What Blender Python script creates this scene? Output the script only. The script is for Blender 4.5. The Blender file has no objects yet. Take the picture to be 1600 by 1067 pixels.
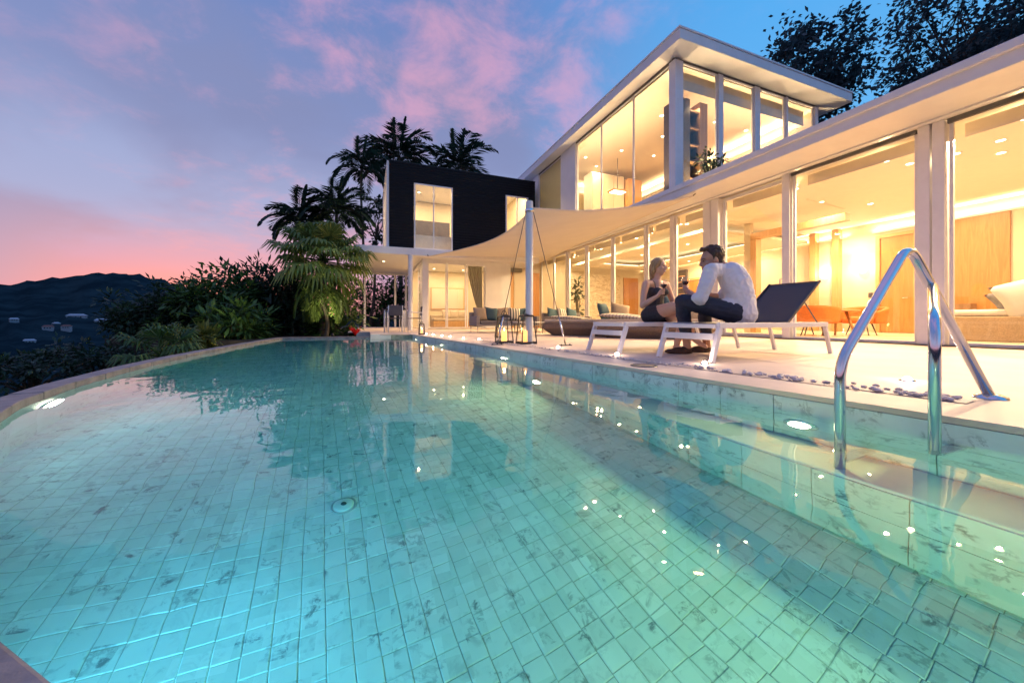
import bpy, bmesh, math, random
from mathutils import Vector, Matrix, noise
random.seed(7)
R = math.radians
sc = bpy.context.scene
COL = sc.collection

# ------------------------------------------------------------------ camera
YAW = 21.467
cam_d = bpy.data.cameras.new('camera'); cam = bpy.data.objects.new('camera', cam_d); COL.objects.link(cam)
cam.location = (0, 0, 0.38); cam.rotation_euler = (R(90), 0, R(-YAW))
cam_d.sensor_width = 36; cam_d.lens = 36 * 572.17 / 1600; cam_d.shift_y = -33.5 / 1600
cam_d.clip_start = 0.02; cam_d.clip_end = 6000
sc.camera = cam
sc.view_settings.view_transform = 'Standard'; sc.view_settings.look = 'None'
sc.view_settings.gamma = 1; sc.view_settings.use_curve_mapping = False
sc.view_settings.exposure = 0.42
cy = sc.cycles
cy.use_denoising = True
try: cy.denoiser = 'OPENIMAGEDENOISE'
except Exception: pass
cy.max_bounces = 10; cy.transmission_bounces = 8; cy.transparent_max_bounces = 24; cy.glossy_bounces = 5; cy.diffuse_bounces = 4
cy.sample_clamp_indirect = 4.0; cy.caustics_reflective = False; cy.caustics_refractive = True
cy.use_light_tree = True

# ------------------------------------------------------------------ node helpers
def srgb(r, g, b):
    f = lambda c: (c / 255 / 12.92) if c / 255 <= 0.04045 else ((c / 255 + 0.055) / 1.055) ** 2.4
    return (f(r), f(g), f(b), 1)
class NT:
    def __init__(s, tree): s.t = tree; s.n = tree.nodes; s.n.clear()
    def new(s, typ, **kw):
        nd = s.n.new(typ)
        ins = kw.pop('ins', {})
        for k, v in kw.items(): setattr(nd, k, v)
        for k, v in ins.items():
            if hasattr(v, 'is_linked') : s.t.links.new(v, nd.inputs[k])
            else: nd.inputs[k].default_value = v
        return nd
    def link(s, a, b): s.t.links.new(a, b)
    def math(s, op, a, b=None, c=None, clamp=False):
        nd = s.n.new('ShaderNodeMath'); nd.operation = op; nd.use_clamp = clamp
        for i, v in enumerate((a, b, c)):
            if v is None: continue
            if hasattr(v, 'is_linked'): s.t.links.new(v, nd.inputs[i])
            else: nd.inputs[i].default_value = v
        return nd.outputs[0]
    def vmath(s, op, a, b=None):
        nd = s.n.new('ShaderNodeVectorMath'); nd.operation = op
        for i, v in enumerate((a, b)):
            if v is None: continue
            if hasattr(v, 'is_linked'): s.t.links.new(v, nd.inputs[i])
            else: nd.inputs[i].default_value = v
        return nd.outputs['Value'] if op in ('DOT_PRODUCT', 'LENGTH') else nd.outputs[0]
    def mix(s, fac, a, b, typ='MIX'):
        nd = s.n.new('ShaderNodeMix'); nd.data_type = 'RGBA'; nd.blend_type = typ
        for i, v in ((0, fac), (6, a), (7, b)):
            if hasattr(v, 'is_linked'): s.t.links.new(v, nd.inputs[i])
            else: nd.inputs[i].default_value = v
        return nd.outputs[2]
    def smooth(s, v, lo, hi, a=0.0, b=1.0):
        nd = s.n.new('ShaderNodeMapRange'); nd.interpolation_type = 'SMOOTHSTEP'
        s.t.links.new(v, nd.inputs[0])
        for i, x in zip((1, 2, 3, 4), (lo, hi, a, b)): nd.inputs[i].default_value = x
        return nd.outputs[0]
    def noise(s, vec, scale, detail=4, rough=.55, dist=0):
        nd = s.n.new('ShaderNodeTexNoise')
        if vec is not None: s.t.links.new(vec, nd.inputs['Vector'])
        nd.inputs['Scale'].default_value = scale; nd.inputs['Detail'].default_value = detail
        nd.inputs['Roughness'].default_value = rough; nd.inputs['Distortion'].default_value = dist
        return nd.outputs['Fac']
    def ramp(s, fac, stops):
        nd = s.n.new('ShaderNodeValToRGB'); cr = nd.color_ramp
        while len(cr.elements) < len(stops): cr.elements.new(0.5)
        for e, (p, c) in zip(cr.elements, stops): e.position = p; e.color = c
        s.t.links.new(fac, nd.inputs[0]); return nd.outputs[0]

# ------------------------------------------------------------------ world: dusk sky
SUN_AZ = -16.0      # degrees clockwise from +Y: the glow low on the left
world = bpy.data.worlds.new('World'); sc.world = world; world.use_nodes = True
w = NT(world.node_tree)
tc = w.new('ShaderNodeTexCoord')
d = w.vmath('NORMALIZE', tc.outputs['Generated'])
sep = w.new('ShaderNodeSeparateXYZ', ins={0: d})
el = w.math('MAXIMUM', sep.outputs[2], 0.0)
base = w.ramp(el, [(0.0, srgb(220, 136, 140)), (0.05, srgb(200, 138, 158)), (0.10, srgb(172, 148, 182)), (0.19, srgb(156, 160, 194)),
                   (0.30, srgb(146, 156, 194)), (0.42, srgb(122, 134, 178)), (0.60, srgb(100, 124, 178)), (1.0, srgb(70, 120, 195))])
azur = w.ramp(el, [(0.0, srgb(190, 150, 170)), (0.12, srgb(140, 165, 210)), (0.30, srgb(100, 170, 226)), (0.6, srgb(76, 158, 222)), (1.0, srgb(70, 130, 205))])
side = w.vmath('DOT_PRODUCT', d, (math.cos(R(YAW)), -math.sin(R(YAW)), 0.0))
col = w.mix(w.smooth(side, -0.12, 0.5), base, azur)
SKY_OFF = (1.2, 7.7, 0.4)
# cloud sheets, laid out on a flat layer above the place
inv = w.math('DIVIDE', 1.0, w.math('ADD', el, 0.22))
flat = w.vmath('MULTIPLY', d, w.new('ShaderNodeCombineXYZ', ins={0: inv, 1: inv, 2: inv}).outputs[0])
flat = w.vmath('MULTIPLY', flat, (1.0, 1.0, 0.0))
fl2 = w.vmath('ADD', flat, SKY_OFF)
n1 = w.noise(fl2, 1.4, 3, .5, .2); n2 = w.noise(fl2, 5.0, 8, .64, .25)
puff = w.math('ADD', w.math('MULTIPLY', n1, .56), w.math('MULTIPLY', n2, .44))
mask = w.smooth(puff, .48, .645)
fade = w.smooth(side, -0.85, -0.35, 0.25, 1.0)
fade2 = w.smooth(side, 0.05, 0.5, 1.0, 0.12)
mask = w.math('MULTIPLY', w.math('MULTIPLY', mask, fade), fade2)
pink = w.mix(w.smooth(el, .05, .5), srgb(246, 152, 144), srgb(226, 160, 184))
n3 = w.noise(w.vmath('ADD', flat, (9.1, 4.7, 0)), .75, 5, .55, .4)
grey = w.math('MULTIPLY', w.smooth(n3, .44, .64), .85)
col = w.mix(w.math('MULTIPLY', grey, w.smooth(side, -.1, .45, 1, .1)), col, w.mix(w.smooth(el, .05, .4), srgb(172, 146, 168), srgb(120, 128, 168)))
col = w.mix(w.math('MULTIPLY', w.math('MULTIPLY', mask, w.smooth(el, .02, .16, .3, 1.0)), .52), col, pink)
# glow of the set sun
sd = (math.sin(R(SUN_AZ)), math.cos(R(SUN_AZ)), 0.05)
glow = w.smooth(w.vmath('DOT_PRODUCT', d, sd), .93, 1.0)
glow = w.math('MULTIPLY', glow, w.smooth(el, .02, .24, .8, 0.0))
col = w.mix(glow, col, srgb(250, 148, 132))
nish = w.new('ShaderNodeTexSky', sky_type='NISHITA', sun_disc=False)
nish.sun_elevation = R(0.5); nish.sun_rotation = R(SUN_AZ); nish.altitude = 50
bg1 = w.new('ShaderNodeBackground', ins={0: col, 1: 0.92})
bg2 = w.new('ShaderNodeBackground', ins={0: nish.outputs[0], 1: 0.012})
add = w.new('ShaderNodeAddShader', ins={0: bg1.outputs[0], 1: bg2.outputs[0]})
w.link(add.outputs[0], w.new('ShaderNodeOutputWorld').inputs[0])

sl = bpy.data.lights.new('sun', 'SUN'); sun = bpy.data.objects.new('sun', sl); COL.objects.link(sun)
sl.energy = 0.06; sl.angle = R(40); sl.color = (1, .62, .5)
sun.rotation_euler = Vector((-sd[0], -sd[1], -0.10)).to_track_quat('-Z', 'Y').to_euler()

# ------------------------------------------------------------------ materials
MATS = {}
def bsdf_mat(name):
    m = bpy.data.materials.new(name); m.use_nodes = True; MATS[name] = m
    t = NT(m.node_tree); o = t.new('ShaderNodeOutputMaterial'); b = t.new('ShaderNodeBsdfPrincipled')
    t.link(b.outputs[0], o.inputs[0]); return m, t, b, o
def mat(name, col, rough=.6, metal=0, var=.12, vs=6, bump=0, bs=40, spec=.5, coat=0, emit=None, es=1, sss=0, trans=0, stretch=None, rvar=.08):
    m, t, b, o = bsdf_mat(name)
    c = t.new('ShaderNodeTexCoord'); v = c.outputs['Object']
    if stretch: v = t.vmath('MULTIPLY', v, stretch)
    n = t.noise(v, vs, 5, .6)
    lo = tuple(x * (1 - var) for x in col[:3]) + (1,); hi = tuple(min(1, x * (1 + var)) for x in col[:3]) + (1,)
    t.link(t.mix(t.smooth(n, .3, .7), lo, hi), b.inputs['Base Color'])
    t.link(t.math('ADD', t.math('MULTIPLY', n, rvar * 2), rough - rvar), b.inputs['Roughness'])
    b.inputs['Metallic'].default_value = metal; b.inputs['Specular IOR Level'].default_value = spec
    b.inputs['Coat Weight'].default_value = coat
    if sss: b.inputs['Subsurface Weight'].default_value = sss; b.inputs['Subsurface Radius'].default_value = (.02, .008, .005)
    if bump:
        bn = t.new('ShaderNodeBump', ins={'Strength': bump, 'Distance': .01, 'Height': t.noise(v, bs, 4, .6)})
        t.link(bn.outputs[0], b.inputs['Normal'])
    if emit: b.inputs['Emission Color'].default_value = tuple(emit[:3]) + (1,); b.inputs['Emission Strength'].default_value = es
    if trans:   # light soaking through cloth, leaf or wax
        tr = t.new('ShaderNodeBsdfTranslucent', ins={0: hi}); mx = t.new('ShaderNodeMixShader', ins={0: trans, 1: b.outputs[0], 2: tr.outputs[0]})
        t.link(mx.outputs[0], o.inputs[0])
    return m
def glow_mat(name, col, s):
    m = bpy.data.materials.new(name); m.use_nodes = True; t = NT(m.node_tree); MATS[name] = m
    e = t.new('ShaderNodeEmission', ins={0: tuple(col[:3]) + (1,), 1: s}); t.link(e.outputs[0], t.new('ShaderNodeOutputMaterial').inputs[0]); return m
def thin_glass(name, tint=(.97, .98, .97), ior=1.45, refl=1.0, rough=0.0):
    m = bpy.data.materials.new(name); m.use_nodes = True; t = NT(m.node_tree); MATS[name] = m
    g = t.new('ShaderNodeNewGeometry'); tr = t.new('ShaderNodeBsdfTransparent', ins={0: tint + (1,)})
    cs = t.math('ABSOLUTE', t.vmath('DOT_PRODUCT', g.outputs['Normal'], g.outputs['Incoming'])); r0 = ((ior - 1) / (ior + 1)) ** 2
    fr = t.math('ADD', t.math('MULTIPLY', t.math('POWER', t.math('SUBTRACT', 1.0, cs, clamp=True), 5.0), 1 - r0), r0)
    gl = t.new('ShaderNodeBsdfGlossy', ins={0: (1, 1, 1, 1), 1: rough})
    mx = t.new('ShaderNodeMixShader', ins={0: t.math('MULTIPLY', fr, refl), 1: tr.outputs[0], 2: gl.outputs[0]})
    t.link(mx.outputs[0], t.new('ShaderNodeOutputMaterial').inputs[0]); return m
def wood(name, c1, c2, rough=.45, scale=(1, 1, .08), vs=14):
    m, t, b, o = bsdf_mat(name)
    c = t.new('ShaderNodeTexCoord'); v = t.vmath('MULTIPLY', c.outputs['Object'], scale)
    n = t.noise(v, vs, 6, .6, 1.2)
    t.link(t.mix(t.smooth(n, .3, .7), c1 + (1,), c2 + (1,)), b.inputs['Base Color']); b.inputs['Roughness'].default_value = rough
    bn = t.new('ShaderNodeBump', ins={'Strength': .15, 'Distance': .004, 'Height': n}); t.link(bn.outputs[0], b.inputs['Normal'])
    return m
def stripes(name, c1, c2, period, axis=0, duty=.5, rough=.85):
    m, t, b, o = bsdf_mat(name)
    c = t.new('ShaderNodeTexCoord'); s_ = t.new('ShaderNodeSeparateXYZ', ins={0: c.outputs['Object']})
    f = t.math('FRACT', t.math('DIVIDE', s_.outputs[axis], period))
    k = t.smooth(t.math('ABSOLUTE', t.math('SUBTRACT', f, .5)), duty / 2 - .04, duty / 2 + .04)
    t.link(t.mix(k, c2 + (1,), c1 + (1,)), b.inputs['Base Color']); b.inputs['Roughness'].default_value = rough
    bn = t.new('ShaderNodeBump', ins={'Strength': .3, 'Distance': .003, 'Height': t.noise(c.outputs['Object'], 180, 2)}); t.link(bn.outputs[0], b.inputs['Normal'])
    return m
TILE = 0.078
def tile_mat(name, cell, base=(.80, .82, .78), vein=(.10, .12, .13), amount=.5):
    """white marble; every tile cut from another part of the block"""
    m, t, b, o = bsdf_mat(name)
    g = t.new('ShaderNodeNewGeometry'); p = g.outputs['Position']
    q = t.vmath('FLOOR', t.vmath('DIVIDE', t.vmath('ADD', p, (50, 50, 50.003)), (cell, cell, cell)))
    wn = t.new('ShaderNodeTexWhiteNoise', noise_dimensions='3D', ins={'Vector': q})
    off = t.vmath('MULTIPLY', wn.outputs['Color'], (40, 40, 40))
    v = t.vmath('ADD', p, off)
    n = t.noise(v, 7.0, 5, .6, .9)
    ridge = t.math('ABSOLUTE', t.math('SUBTRACT', n, .5))
    k = t.smooth(ridge, .0, .05, 1, 0)
    patch = t.smooth(t.noise(v, 7.5, 3, .5), .48, .62)
    k = t.math('MULTIPLY', k, patch)
    spot = t.math('MULTIPLY', t.smooth(t.noise(v, 20, 6, .72, .5), .48, .64), t.smooth(t.noise(v, 9.0, 2, .5), .50, .64))
    k = t.math('MAXIMUM', t.math('MULTIPLY', k, .45), t.math('MULTIPLY', spot, .85))
    some = t.smooth(wn.outputs['Value'], 1 - amount - .05, 1 - amount + .05, .25, 1)
    k = t.math('MULTIPLY', k, some)
    cloud = t.mix(t.smooth(t.noise(v, 3, 4), .35, .7), base + (1,), tuple(x * .86 for x in base) + (1,))
    cloud = t.mix(t.math('MULTIPLY', t.new('ShaderNodeSeparateColor', ins={0: wn.outputs['Color']}).outputs[1], .5), cloud, (.52, .58, .52, 1))
    t.link(t.mix(k, cloud, vein + (1,)), b.inputs['Base Color']); b.inputs['Roughness'].default_value = .35
    return m
def leafmat(name, c1, c2, trans=.3, rough=.5):
    m, t, b, o = bsdf_mat(name)
    g = t.new('ShaderNodeNewGeometry'); n = t.noise(g.outputs['Position'], 2.2, 3)
    rnd = t.math('ADD', t.math('MULTIPLY', g.outputs['Random Per Island'], .6), t.math('MULTIPLY', n, .5))
    c = t.mix(t.smooth(rnd, .2, .85), c1 + (1,), c2 + (1,))
    t.link(c, b.inputs['Base Color']); b.inputs['Roughness'].default_value = rough
    tr = t.new('ShaderNodeBsdfTranslucent', ins={0: c}); mx = t.new('ShaderNodeMixShader', ins={0: trans, 1: b.outputs[0], 2: tr.outputs[0]})
    t.link(mx.outputs[0], o.inputs[0]); return m

mat('white', (.80, .80, .80), .45, var=.03, vs=3, bump=.05)
mat('frame', (.82, .81, .82), .38, var=.03, vs=5)
mat('plaster', (.64, .56, .43), .7, var=.03, vs=2, bump=.05, bs=60)
mat('ceiling', (.80, .73, .60), .8, var=.02)
mat('floor_in', (.66, .56, .42), .28, var=.08, vs=1.5)
mat('deck', (.68, .54, .46), .60, var=.13, vs=1.6, bump=.12, bs=90)
mat('deck_band', (.60, .49, .43), .6, var=.12, vs=5, bump=.2, bs=60)
mat('stone', (.21, .19, .20), .55, var=.25, vs=7, bump=.4, bs=30)
mat('stone_red', (.30, .17, .15), .5, var=.35, vs=9, bump=.5, bs=26)
mat('grout', (.38, .41, .33), .8, var=.3, vs=9)
mat('soil', (.03, .025, .018), .95, var=.4, bump=.6, bs=14)
mat('steel', (.74, .75, .78), .12, 1, var=.04, vs=4, rvar=.03)
mat('steel_dark', (.12, .12, .13), .4, .8, var=.1)
mat('mast', (.70, .71, .75), .35, .0, var=.03)
mat('sail', (.84, .79, .70), .75, var=.04, vs=1.3, bump=.08, bs=20, trans=.22)
mat('slat', (.006, .0055, .008), .7, spec=.25, var=.35, vs=4, bump=.3, bs=60, stretch=(.15, 1, 6))
mat('dark', (.010, .010, .012), .5, var=.2)
mat('sling', (.075, .070, .085), .7, var=.12, vs=300, bump=.4, bs=500)
mat('sling_wood', (.20, .15, .13), .6, var=.15, vs=60, bump=.2)
mat('lounge_frame', (.72, .71, .74), .35, var=.03)
mat('wicker', (.20, .14, .10), .75, var=.25, vs=60, bump=.8, bs=120)
mat('wicker_light', (.42, .30, .19), .7, var=.2, vs=60, bump=.8, bs=110)
mat('cushion', (.52, .43, .34), .9, var=.06, vs=5, bump=.3, bs=200)
mat('cushion_tan', (.36, .28, .20), .9, var=.1, vs=40, bump=.4, bs=220)
mat('cushion_teal', (.05, .10, .13), .9, var=.12, vs=40, bump=.4, bs=220)
mat('cushion_grey', (.17, .16, .17), .9, var=.1, vs=40, bump=.4, bs=220)
mat('cushion_white', (.75, .72, .66), .9, var=.05, vs=6, bump=.25, bs=160)
mat('sofa_grey', (.24, .22, .22), .85, var=.1, vs=50, bump=.5, bs=180)
stripes('striped', (.58, .50, .40), (.30, .24, .20), .07, 0, .28)
stripes('striped_dark', (.60, .55, .48), (.05, .07, .08), .09, 0, .45)
mat('orange', (.62, .17, .03), .75, var=.1, vs=20, bump=.2, bs=160)
wood('wood', (.40, .18, .05), (.50, .24, .08))
wood('wood_pale', (.50, .29, .12), (.60, .36, .17))
wood('wood_dark', (.22, .13, .07), (.30, .18, .10))
mat('shelf_dark', (.09, .075, .075), .5, var=.15)
mat('metal_black', (.05, .045, .045), .45, .6, var=.2)
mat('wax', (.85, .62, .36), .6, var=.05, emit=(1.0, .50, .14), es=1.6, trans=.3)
glow_mat('flame', (1, .62, .22), 30)
glow_mat('bulb', (1, .78, .48), 14)
glow_mat('bulb_white', (1, .90, .74), 9)
glow_mat('cove', (1, .86, .60), 5.0)
glow_mat('lens', (1, .78, .62), 40)
glow_mat('poollens', (1, .93, .70), 9)
mat('curtain', (.44, .41, .31), .9, var=.08, vs=20, trans=.25)
mat('blind', (.26, .25, .22), .85, var=.05)
mat('shade_band', (.78, .68, .53), .85, var=.04, trans=.08)
mat('pebble', (.70, .60, .55), .6, var=.3, vs=30)
mat('bark', (.08, .06, .045), .9, var=.3, vs=14, bump=.7, bs=40)
mat('palm_trunk', (.11, .09, .07), .9, var=.3, vs=10, bump=.7, bs=30, stretch=(.4, .4, 5))
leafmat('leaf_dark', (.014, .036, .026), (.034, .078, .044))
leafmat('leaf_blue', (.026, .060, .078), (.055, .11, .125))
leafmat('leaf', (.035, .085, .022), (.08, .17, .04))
leafmat('leaf_fan', (.09, .16, .035), (.20, .27, .07), .35)
leafmat('leaf_fern', (.07, .12, .025), (.13, .19, .04), .35)
leafmat('leaf_yellow', (.10, .14, .03), (.20, .22, .05), .35)
leafmat('petal', (.45, .01, .012), (.62, .02, .02), .3)
thin_glass('glass'); thin_glass('glass_clear', (.99, .99, .99), 1.4, .9)
mat('glass_yellow', (.40, .40, .30), .5, var=.05, trans=.45)
mat('wine', (.035, .002, .006), .08, var=.0, spec=.6)
mat('skin_w', (.72, .43, .30), .5, var=.05, sss=.12)
mat('skin_m', (.50, .27, .18), .5, var=.06, sss=.12)
mat('lips', (.42, .10, .09), .4, var=.05)
mat('eye', (.03, .02, .02), .2, var=.0)
mat('teeth', (.8, .78, .74), .3, var=.0)
mat('hair_blond', (.40, .24, .11), .5, var=.35, vs=40, bump=.6, bs=90, stretch=(1, 1, .15))
mat('hair_dark', (.055, .028, .016), .5, var=.4, vs=60, bump=.9, bs=70)
mat('dress', (.045, .045, .055), .8, var=.2, vs=60, bump=.2, bs=150)
mat('denim', (.12, .17, .30), .85, var=.2, vs=80, bump=.3, bs=200)
mat('shirt', (.88, .86, .88), .85, var=.04, vs=5, bump=.35, bs=9, trans=.12)
mat('trousers', (.028, .032, .055), .85, var=.15, vs=30, bump=.3, bs=12)
mat('shoe', (.05, .02, .012), .6, var=.2, vs=30)
mat('hillside', (.012, .022, .022), .95, var=.6, vs=.5, bump=.6, bs=3)
mat('roof_white', (.30, .34, .40), .6, var=.1)
mat('roof_red', (.16, .07, .06), .8, var=.2)
mat('house_wall', (.22, .24, .28), .8, var=.1)
m_, t_, b_, o_ = bsdf_mat('hill')
g_ = t_.new('ShaderNodeNewGeometry'); n_ = t_.noise(g_.outputs['Position'], .035, 6, .65)
t_.link(t_.mix(t_.smooth(n_, .35, .68), (.009, .022, .030, 1), (.022, .046, .056, 1)), b_.inputs['Base Color']); b_.inputs['Roughness'].default_value = 1
b_.inputs['Specular IOR Level'].default_value = 0
tile_mat('tile', TILE); tile_mat('walltile', .30, (.74, .78, .78), (.09, .10, .12), .7)
mat('ledge', (.78, .77, .72), .4, var=.06, vs=4)
mat('pool_shell', (.40, .44, .42), .7, var=.1)
# marble panel in the living room
m_, t_, b_, o_ = bsdf_mat('marble_gold')
c_ = t_.new('ShaderNodeTexCoord'); n_ = t_.noise(t_.vmath('MULTIPLY', c_.outputs['Object'], (1, 1, 2.2)), 1.1, 8, .65, 2.2)
k_ = t_.smooth(t_.math('ABSOLUTE', t_.math('SUBTRACT', n_, .5)), 0, .05, 1, 0)
t_.link(t_.mix(t_.math('MULTIPLY', k_, .7), (.70, .62, .48, 1), (.34, .24, .12, 1)), b_.inputs['Base Color']); b_.inputs['Roughness'].default_value = .25
# water: a clear body that soaks up red, with a barely ruffled surface
WATER_TINT = (.22, .885, .93, 1); WATER_DENS = .60
m_ = bpy.data.materials.new('water'); m_.use_nodes = True; t_ = NT(m_.node_tree); MATS['water'] = m_
g_ = t_.new('ShaderNodeNewGeometry'); pv = t_.vmath('MULTIPLY', g_.outputs['Position'], (1, 1, 0))
h_ = t_.math('ADD', t_.math('MULTIPLY', t_.noise(pv, 1.6, 2, .5, .4), 1.0), t_.math('MULTIPLY', t_.noise(pv, 6.0, 2, .5, .3), .10))
bn_ = t_.new('ShaderNodeBump', ins={'Strength': 1.0, 'Distance': .0065, 'Height': h_})
gl_ = t_.new('ShaderNodeBsdfGlass', ins={'Color': (1, 1, 1, 1), 'Roughness': 0, 'IOR': 1.333, 'Normal': bn_.outputs[0]})
va_ = t_.new('ShaderNodeVolumeAbsorption', ins={'Color': WATER_TINT, 'Density': WATER_DENS})
oo_ = t_.new('ShaderNodeOutputMaterial'); t_.link(gl_.outputs[0], oo_.inputs[0]); t_.link(va_.outputs[0], oo_.inputs[1])

# ------------------------------------------------------------------ mesh helpers
V = Vector
WORLD = {}          # world place of every Empty made here
def wloc(o):
    p = V((0, 0, 0))
    while o: p = p + V(o.location); o = o.parent
    return p
class MB:
    def __init__(s): s.v = []; s.f = []; s.sm = []
    def add(s, vs, fs, smooth=False):
        n = len(s.v); s.v.extend([V(a) for a in vs])
        for f in fs: s.f.append([i + n for i in f]); s.sm.append(smooth)
        return s
    def box(s, x0, x1, y0, y1, z0, z1):
        x0, x1 = min(x0, x1), max(x0, x1); y0, y1 = min(y0, y1), max(y0, y1); z0, z1 = min(z0, z1), max(z0, z1)
        return s.add([(x, y, z) for z in (z0, z1) for y in (y0, y1) for x in (x0, x1)],
                     [(0, 2, 3, 1), (4, 5, 7, 6), (0, 1, 5, 4), (2, 6, 7, 3), (0, 4, 6, 2), (1, 3, 7, 5)])
    def bar(s, a, b, w_, h_, up=(0, 0, 1)):
        a, b = V(a), V(b); d_ = (b - a).normalized(); u = V(up)
        if abs(d_.dot(u)) > .98: u = V((1, 0, 0))
        r = d_.cross(u).normalized(); u = r.cross(d_)
        pts = []
        for p in (a, b):
            for i, j in ((-1, -1), (1, -1), (1, 1), (-1, 1)): pts.append(p + r * (i * w_ / 2) + u * (j * h_ / 2))
        return s.add(pts, [(3, 2, 1, 0), (4, 5, 6, 7), (0, 1, 5, 4), (1, 2, 6, 5), (2, 3, 7, 6), (3, 0, 4, 7)])
    def tube(s, path, rad, seg=10, cap=True, smooth=True):
        P = [V(p) for p in path]; n = len(P)
        rr = rad if isinstance(rad, (list, tuple)) else [rad] * n
        vs = []; ref = V((0, 0, 1))
        t0 = (P[1] - P[0]).normalized()
        if abs(t0.dot(ref)) > .9: ref = V((1, 0, 0))
        for i in range(n):
            t = ((P[min(i + 1, n - 1)] - P[max(i - 1, 0)])).normalized()
            ref = (ref - t * ref.dot(t))
            if ref.length < 1e-4: ref = t.orthogonal()
            ref.normalize(); b = t.cross(ref)
            for k in range(seg):
                a = 2 * math.pi * k / seg
                vs.append(P[i] + (ref * math.cos(a) + b * math.sin(a)) * rr[i])
        fs = [(i * seg + k, i * seg + (k + 1) % seg, (i + 1) * seg + (k + 1) % seg, (i + 1) * seg + k) for i in range(n - 1) for k in range(seg)]
        s.add(vs, fs, smooth)
        if cap:
            m = len(s.v) - n * seg
            s.f.append([m + k for k in range(seg)][::-1]); s.sm.append(False)
            s.f.append([m + (n - 1) * seg + k for k in range(seg)]); s.sm.append(False)
        return s
    def lathe(s, prof, c=(0, 0, 0), seg=24, smooth=True):
        vs = []; c = V(c)
        for r_, z_ in prof:
            for k in range(seg):
                a = 2 * math.pi * k / seg; vs.append(c + V((r_ * math.cos(a), r_ * math.sin(a), z_)))
        n = len(prof)
        fs = [(i * seg + k, i * seg + (k + 1) % seg, (i + 1) * seg + (k + 1) % seg, (i + 1) * seg + k) for i in range(n - 1) for k in range(seg)]
        return s.add(vs, fs, smooth)
    def disc(s, c, r_, seg=24, up=1, h=0):
        return s.add([V(c) + V((r_ * math.cos(2 * math.pi * k / seg), r_ * math.sin(2 * math.pi * k / seg), 0)) for k in range(seg)],
                     [list(range(seg)) if up > 0 else list(range(seg))[::-1]])
    def ell(s, c, r_, rot=None, seg=16, rings=10):
        c = V(c); vs = []; M = rot if rot else Matrix.Identity(3)
        for i in range(rings + 1):
            th = math.pi * i / rings
            for k in range(seg):
                ph = 2 * math.pi * k / seg
                vs.append(c + M @ V((r_[0] * math.sin(th) * math.cos(ph), r_[1] * math.sin(th) * math.sin(ph), r_[2] * math.cos(th))))
        fs = [(i * seg + k, (i + 1) * seg + k, (i + 1) * seg + (k + 1) % seg, i * seg + (k + 1) % seg) for i in range(rings) for k in range(seg)]
        return s.add(vs, fs, True)
    def capsule(s, a, ra, b, rb, seg=14):
        a, b = V(a), V(b); t = (b - a); L = t.length
        if L < 1e-5: return s.ell(a, (ra,) * 3)
        t.normalize(); path = []; rad = []
        for i in range(5):
            an = math.pi / 2 * (i / 4.0); path.append(a - t * ra * math.cos(an)); rad.append(max(ra * math.sin(an), .0006))
        for i in range(1, 6): path.append(a.lerp(b, i / 6)); rad.append(ra + (rb - ra) * i / 6)
        for i in range(5):
            an = math.pi / 2 * (1 - i / 4.0); path.append(b + t * rb * math.cos(an)); rad.append(max(rb * math.sin(an), .0006))
        return s.tube(path, rad, seg)
    def prism(s, poly, z0, z1):
        n = len(poly); a = [(p[0], p[1], z0) for p in poly]; b = [(p[0], p[1], z1) for p in poly]
        return s.add(a + b, [list(range(n))[::-1], list(range(n, 2 * n))] + [(i, (i + 1) % n, n + (i + 1) % n, n + i) for i in range(n)])
    def grid(s, fn, nu, nv, smooth=True):
        vs = [fn(i / nu, j / nv) for j in range(nv + 1) for i in range(nu + 1)]
        return s.add(vs, [(j * (nu + 1) + i, j * (nu + 1) + i + 1, (j + 1) * (nu + 1) + i + 1, (j + 1) * (nu + 1) + i) for j in range(nv) for i in range(nu)], smooth)
    def mesh(s, name, off=V((0, 0, 0))):
        me = bpy.data.meshes.new(name); me.from_pydata([tuple(v - off) for v in s.v], [], s.f)
        me.polygons.foreach_set('use_smooth', s.sm); me.update(); return me
    def build(s, name, m, parent=None, bevel=0, seg=1, origin=None):
        """one mesh object; points are given in world space"""
        if parent is None:
            if origin is None:
                lo = [min(v[i] for v in s.v) for i in range(3)]; hi = [max(v[i] for v in s.v) for i in range(3)]
                origin = V(((lo[0] + hi[0]) / 2, (lo[1] + hi[1]) / 2, lo[2]))
            off = V(origin)
        else: off = wloc(parent)
        me = s.mesh(name, off)
        o = bpy.data.objects.new(name, me); COL.objects.link(o)
        if parent is None: o.location = off
        else: o.parent = parent
        if m: me.materials.append(MATS[m])
        if bevel:
            bv = o.modifiers.new('bevel', 'BEVEL'); bv.width = bevel; bv.segments = seg; bv.limit_method = 'ANGLE'
        return o
def tag(o, label=None, cat=None, group=None, kind=None):
    if label: o['label'] = label
    if cat: o['category'] = cat
    if group: o['group'] = group
    if kind: o['kind'] = kind
    return o
def thing(name, label, cat, loc=(0, 0, 0), group=None):
    o = bpy.data.objects.new(name, None); COL.objects.link(o); o.location = loc; o.empty_display_size = .1
    return tag(o, label, cat, group)
def copy_tree(o, parent=None):
    c = o.copy(); COL.objects.link(c)
    if parent is not None: c.parent = parent
    for ch in list(o.children): copy_tree(ch, c)
    return c
def area(name, loc, target, size, power, col, parent=None, spread=180, shape='DISK'):
    l = bpy.data.lights.new(name, 'AREA'); l.shape = shape; l.size = size; l.energy = power; l.color = col; l.spread = R(spread)
    o = bpy.data.objects.new(name, l); COL.objects.link(o)
    off = wloc(parent) if parent else V((0, 0, 0)); o.location = V(loc) - off
    if parent: o.parent = parent
    o.rotation_euler = (V(target) - V(loc)).to_track_quat('-Z', 'Y').to_euler(); return o
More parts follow.
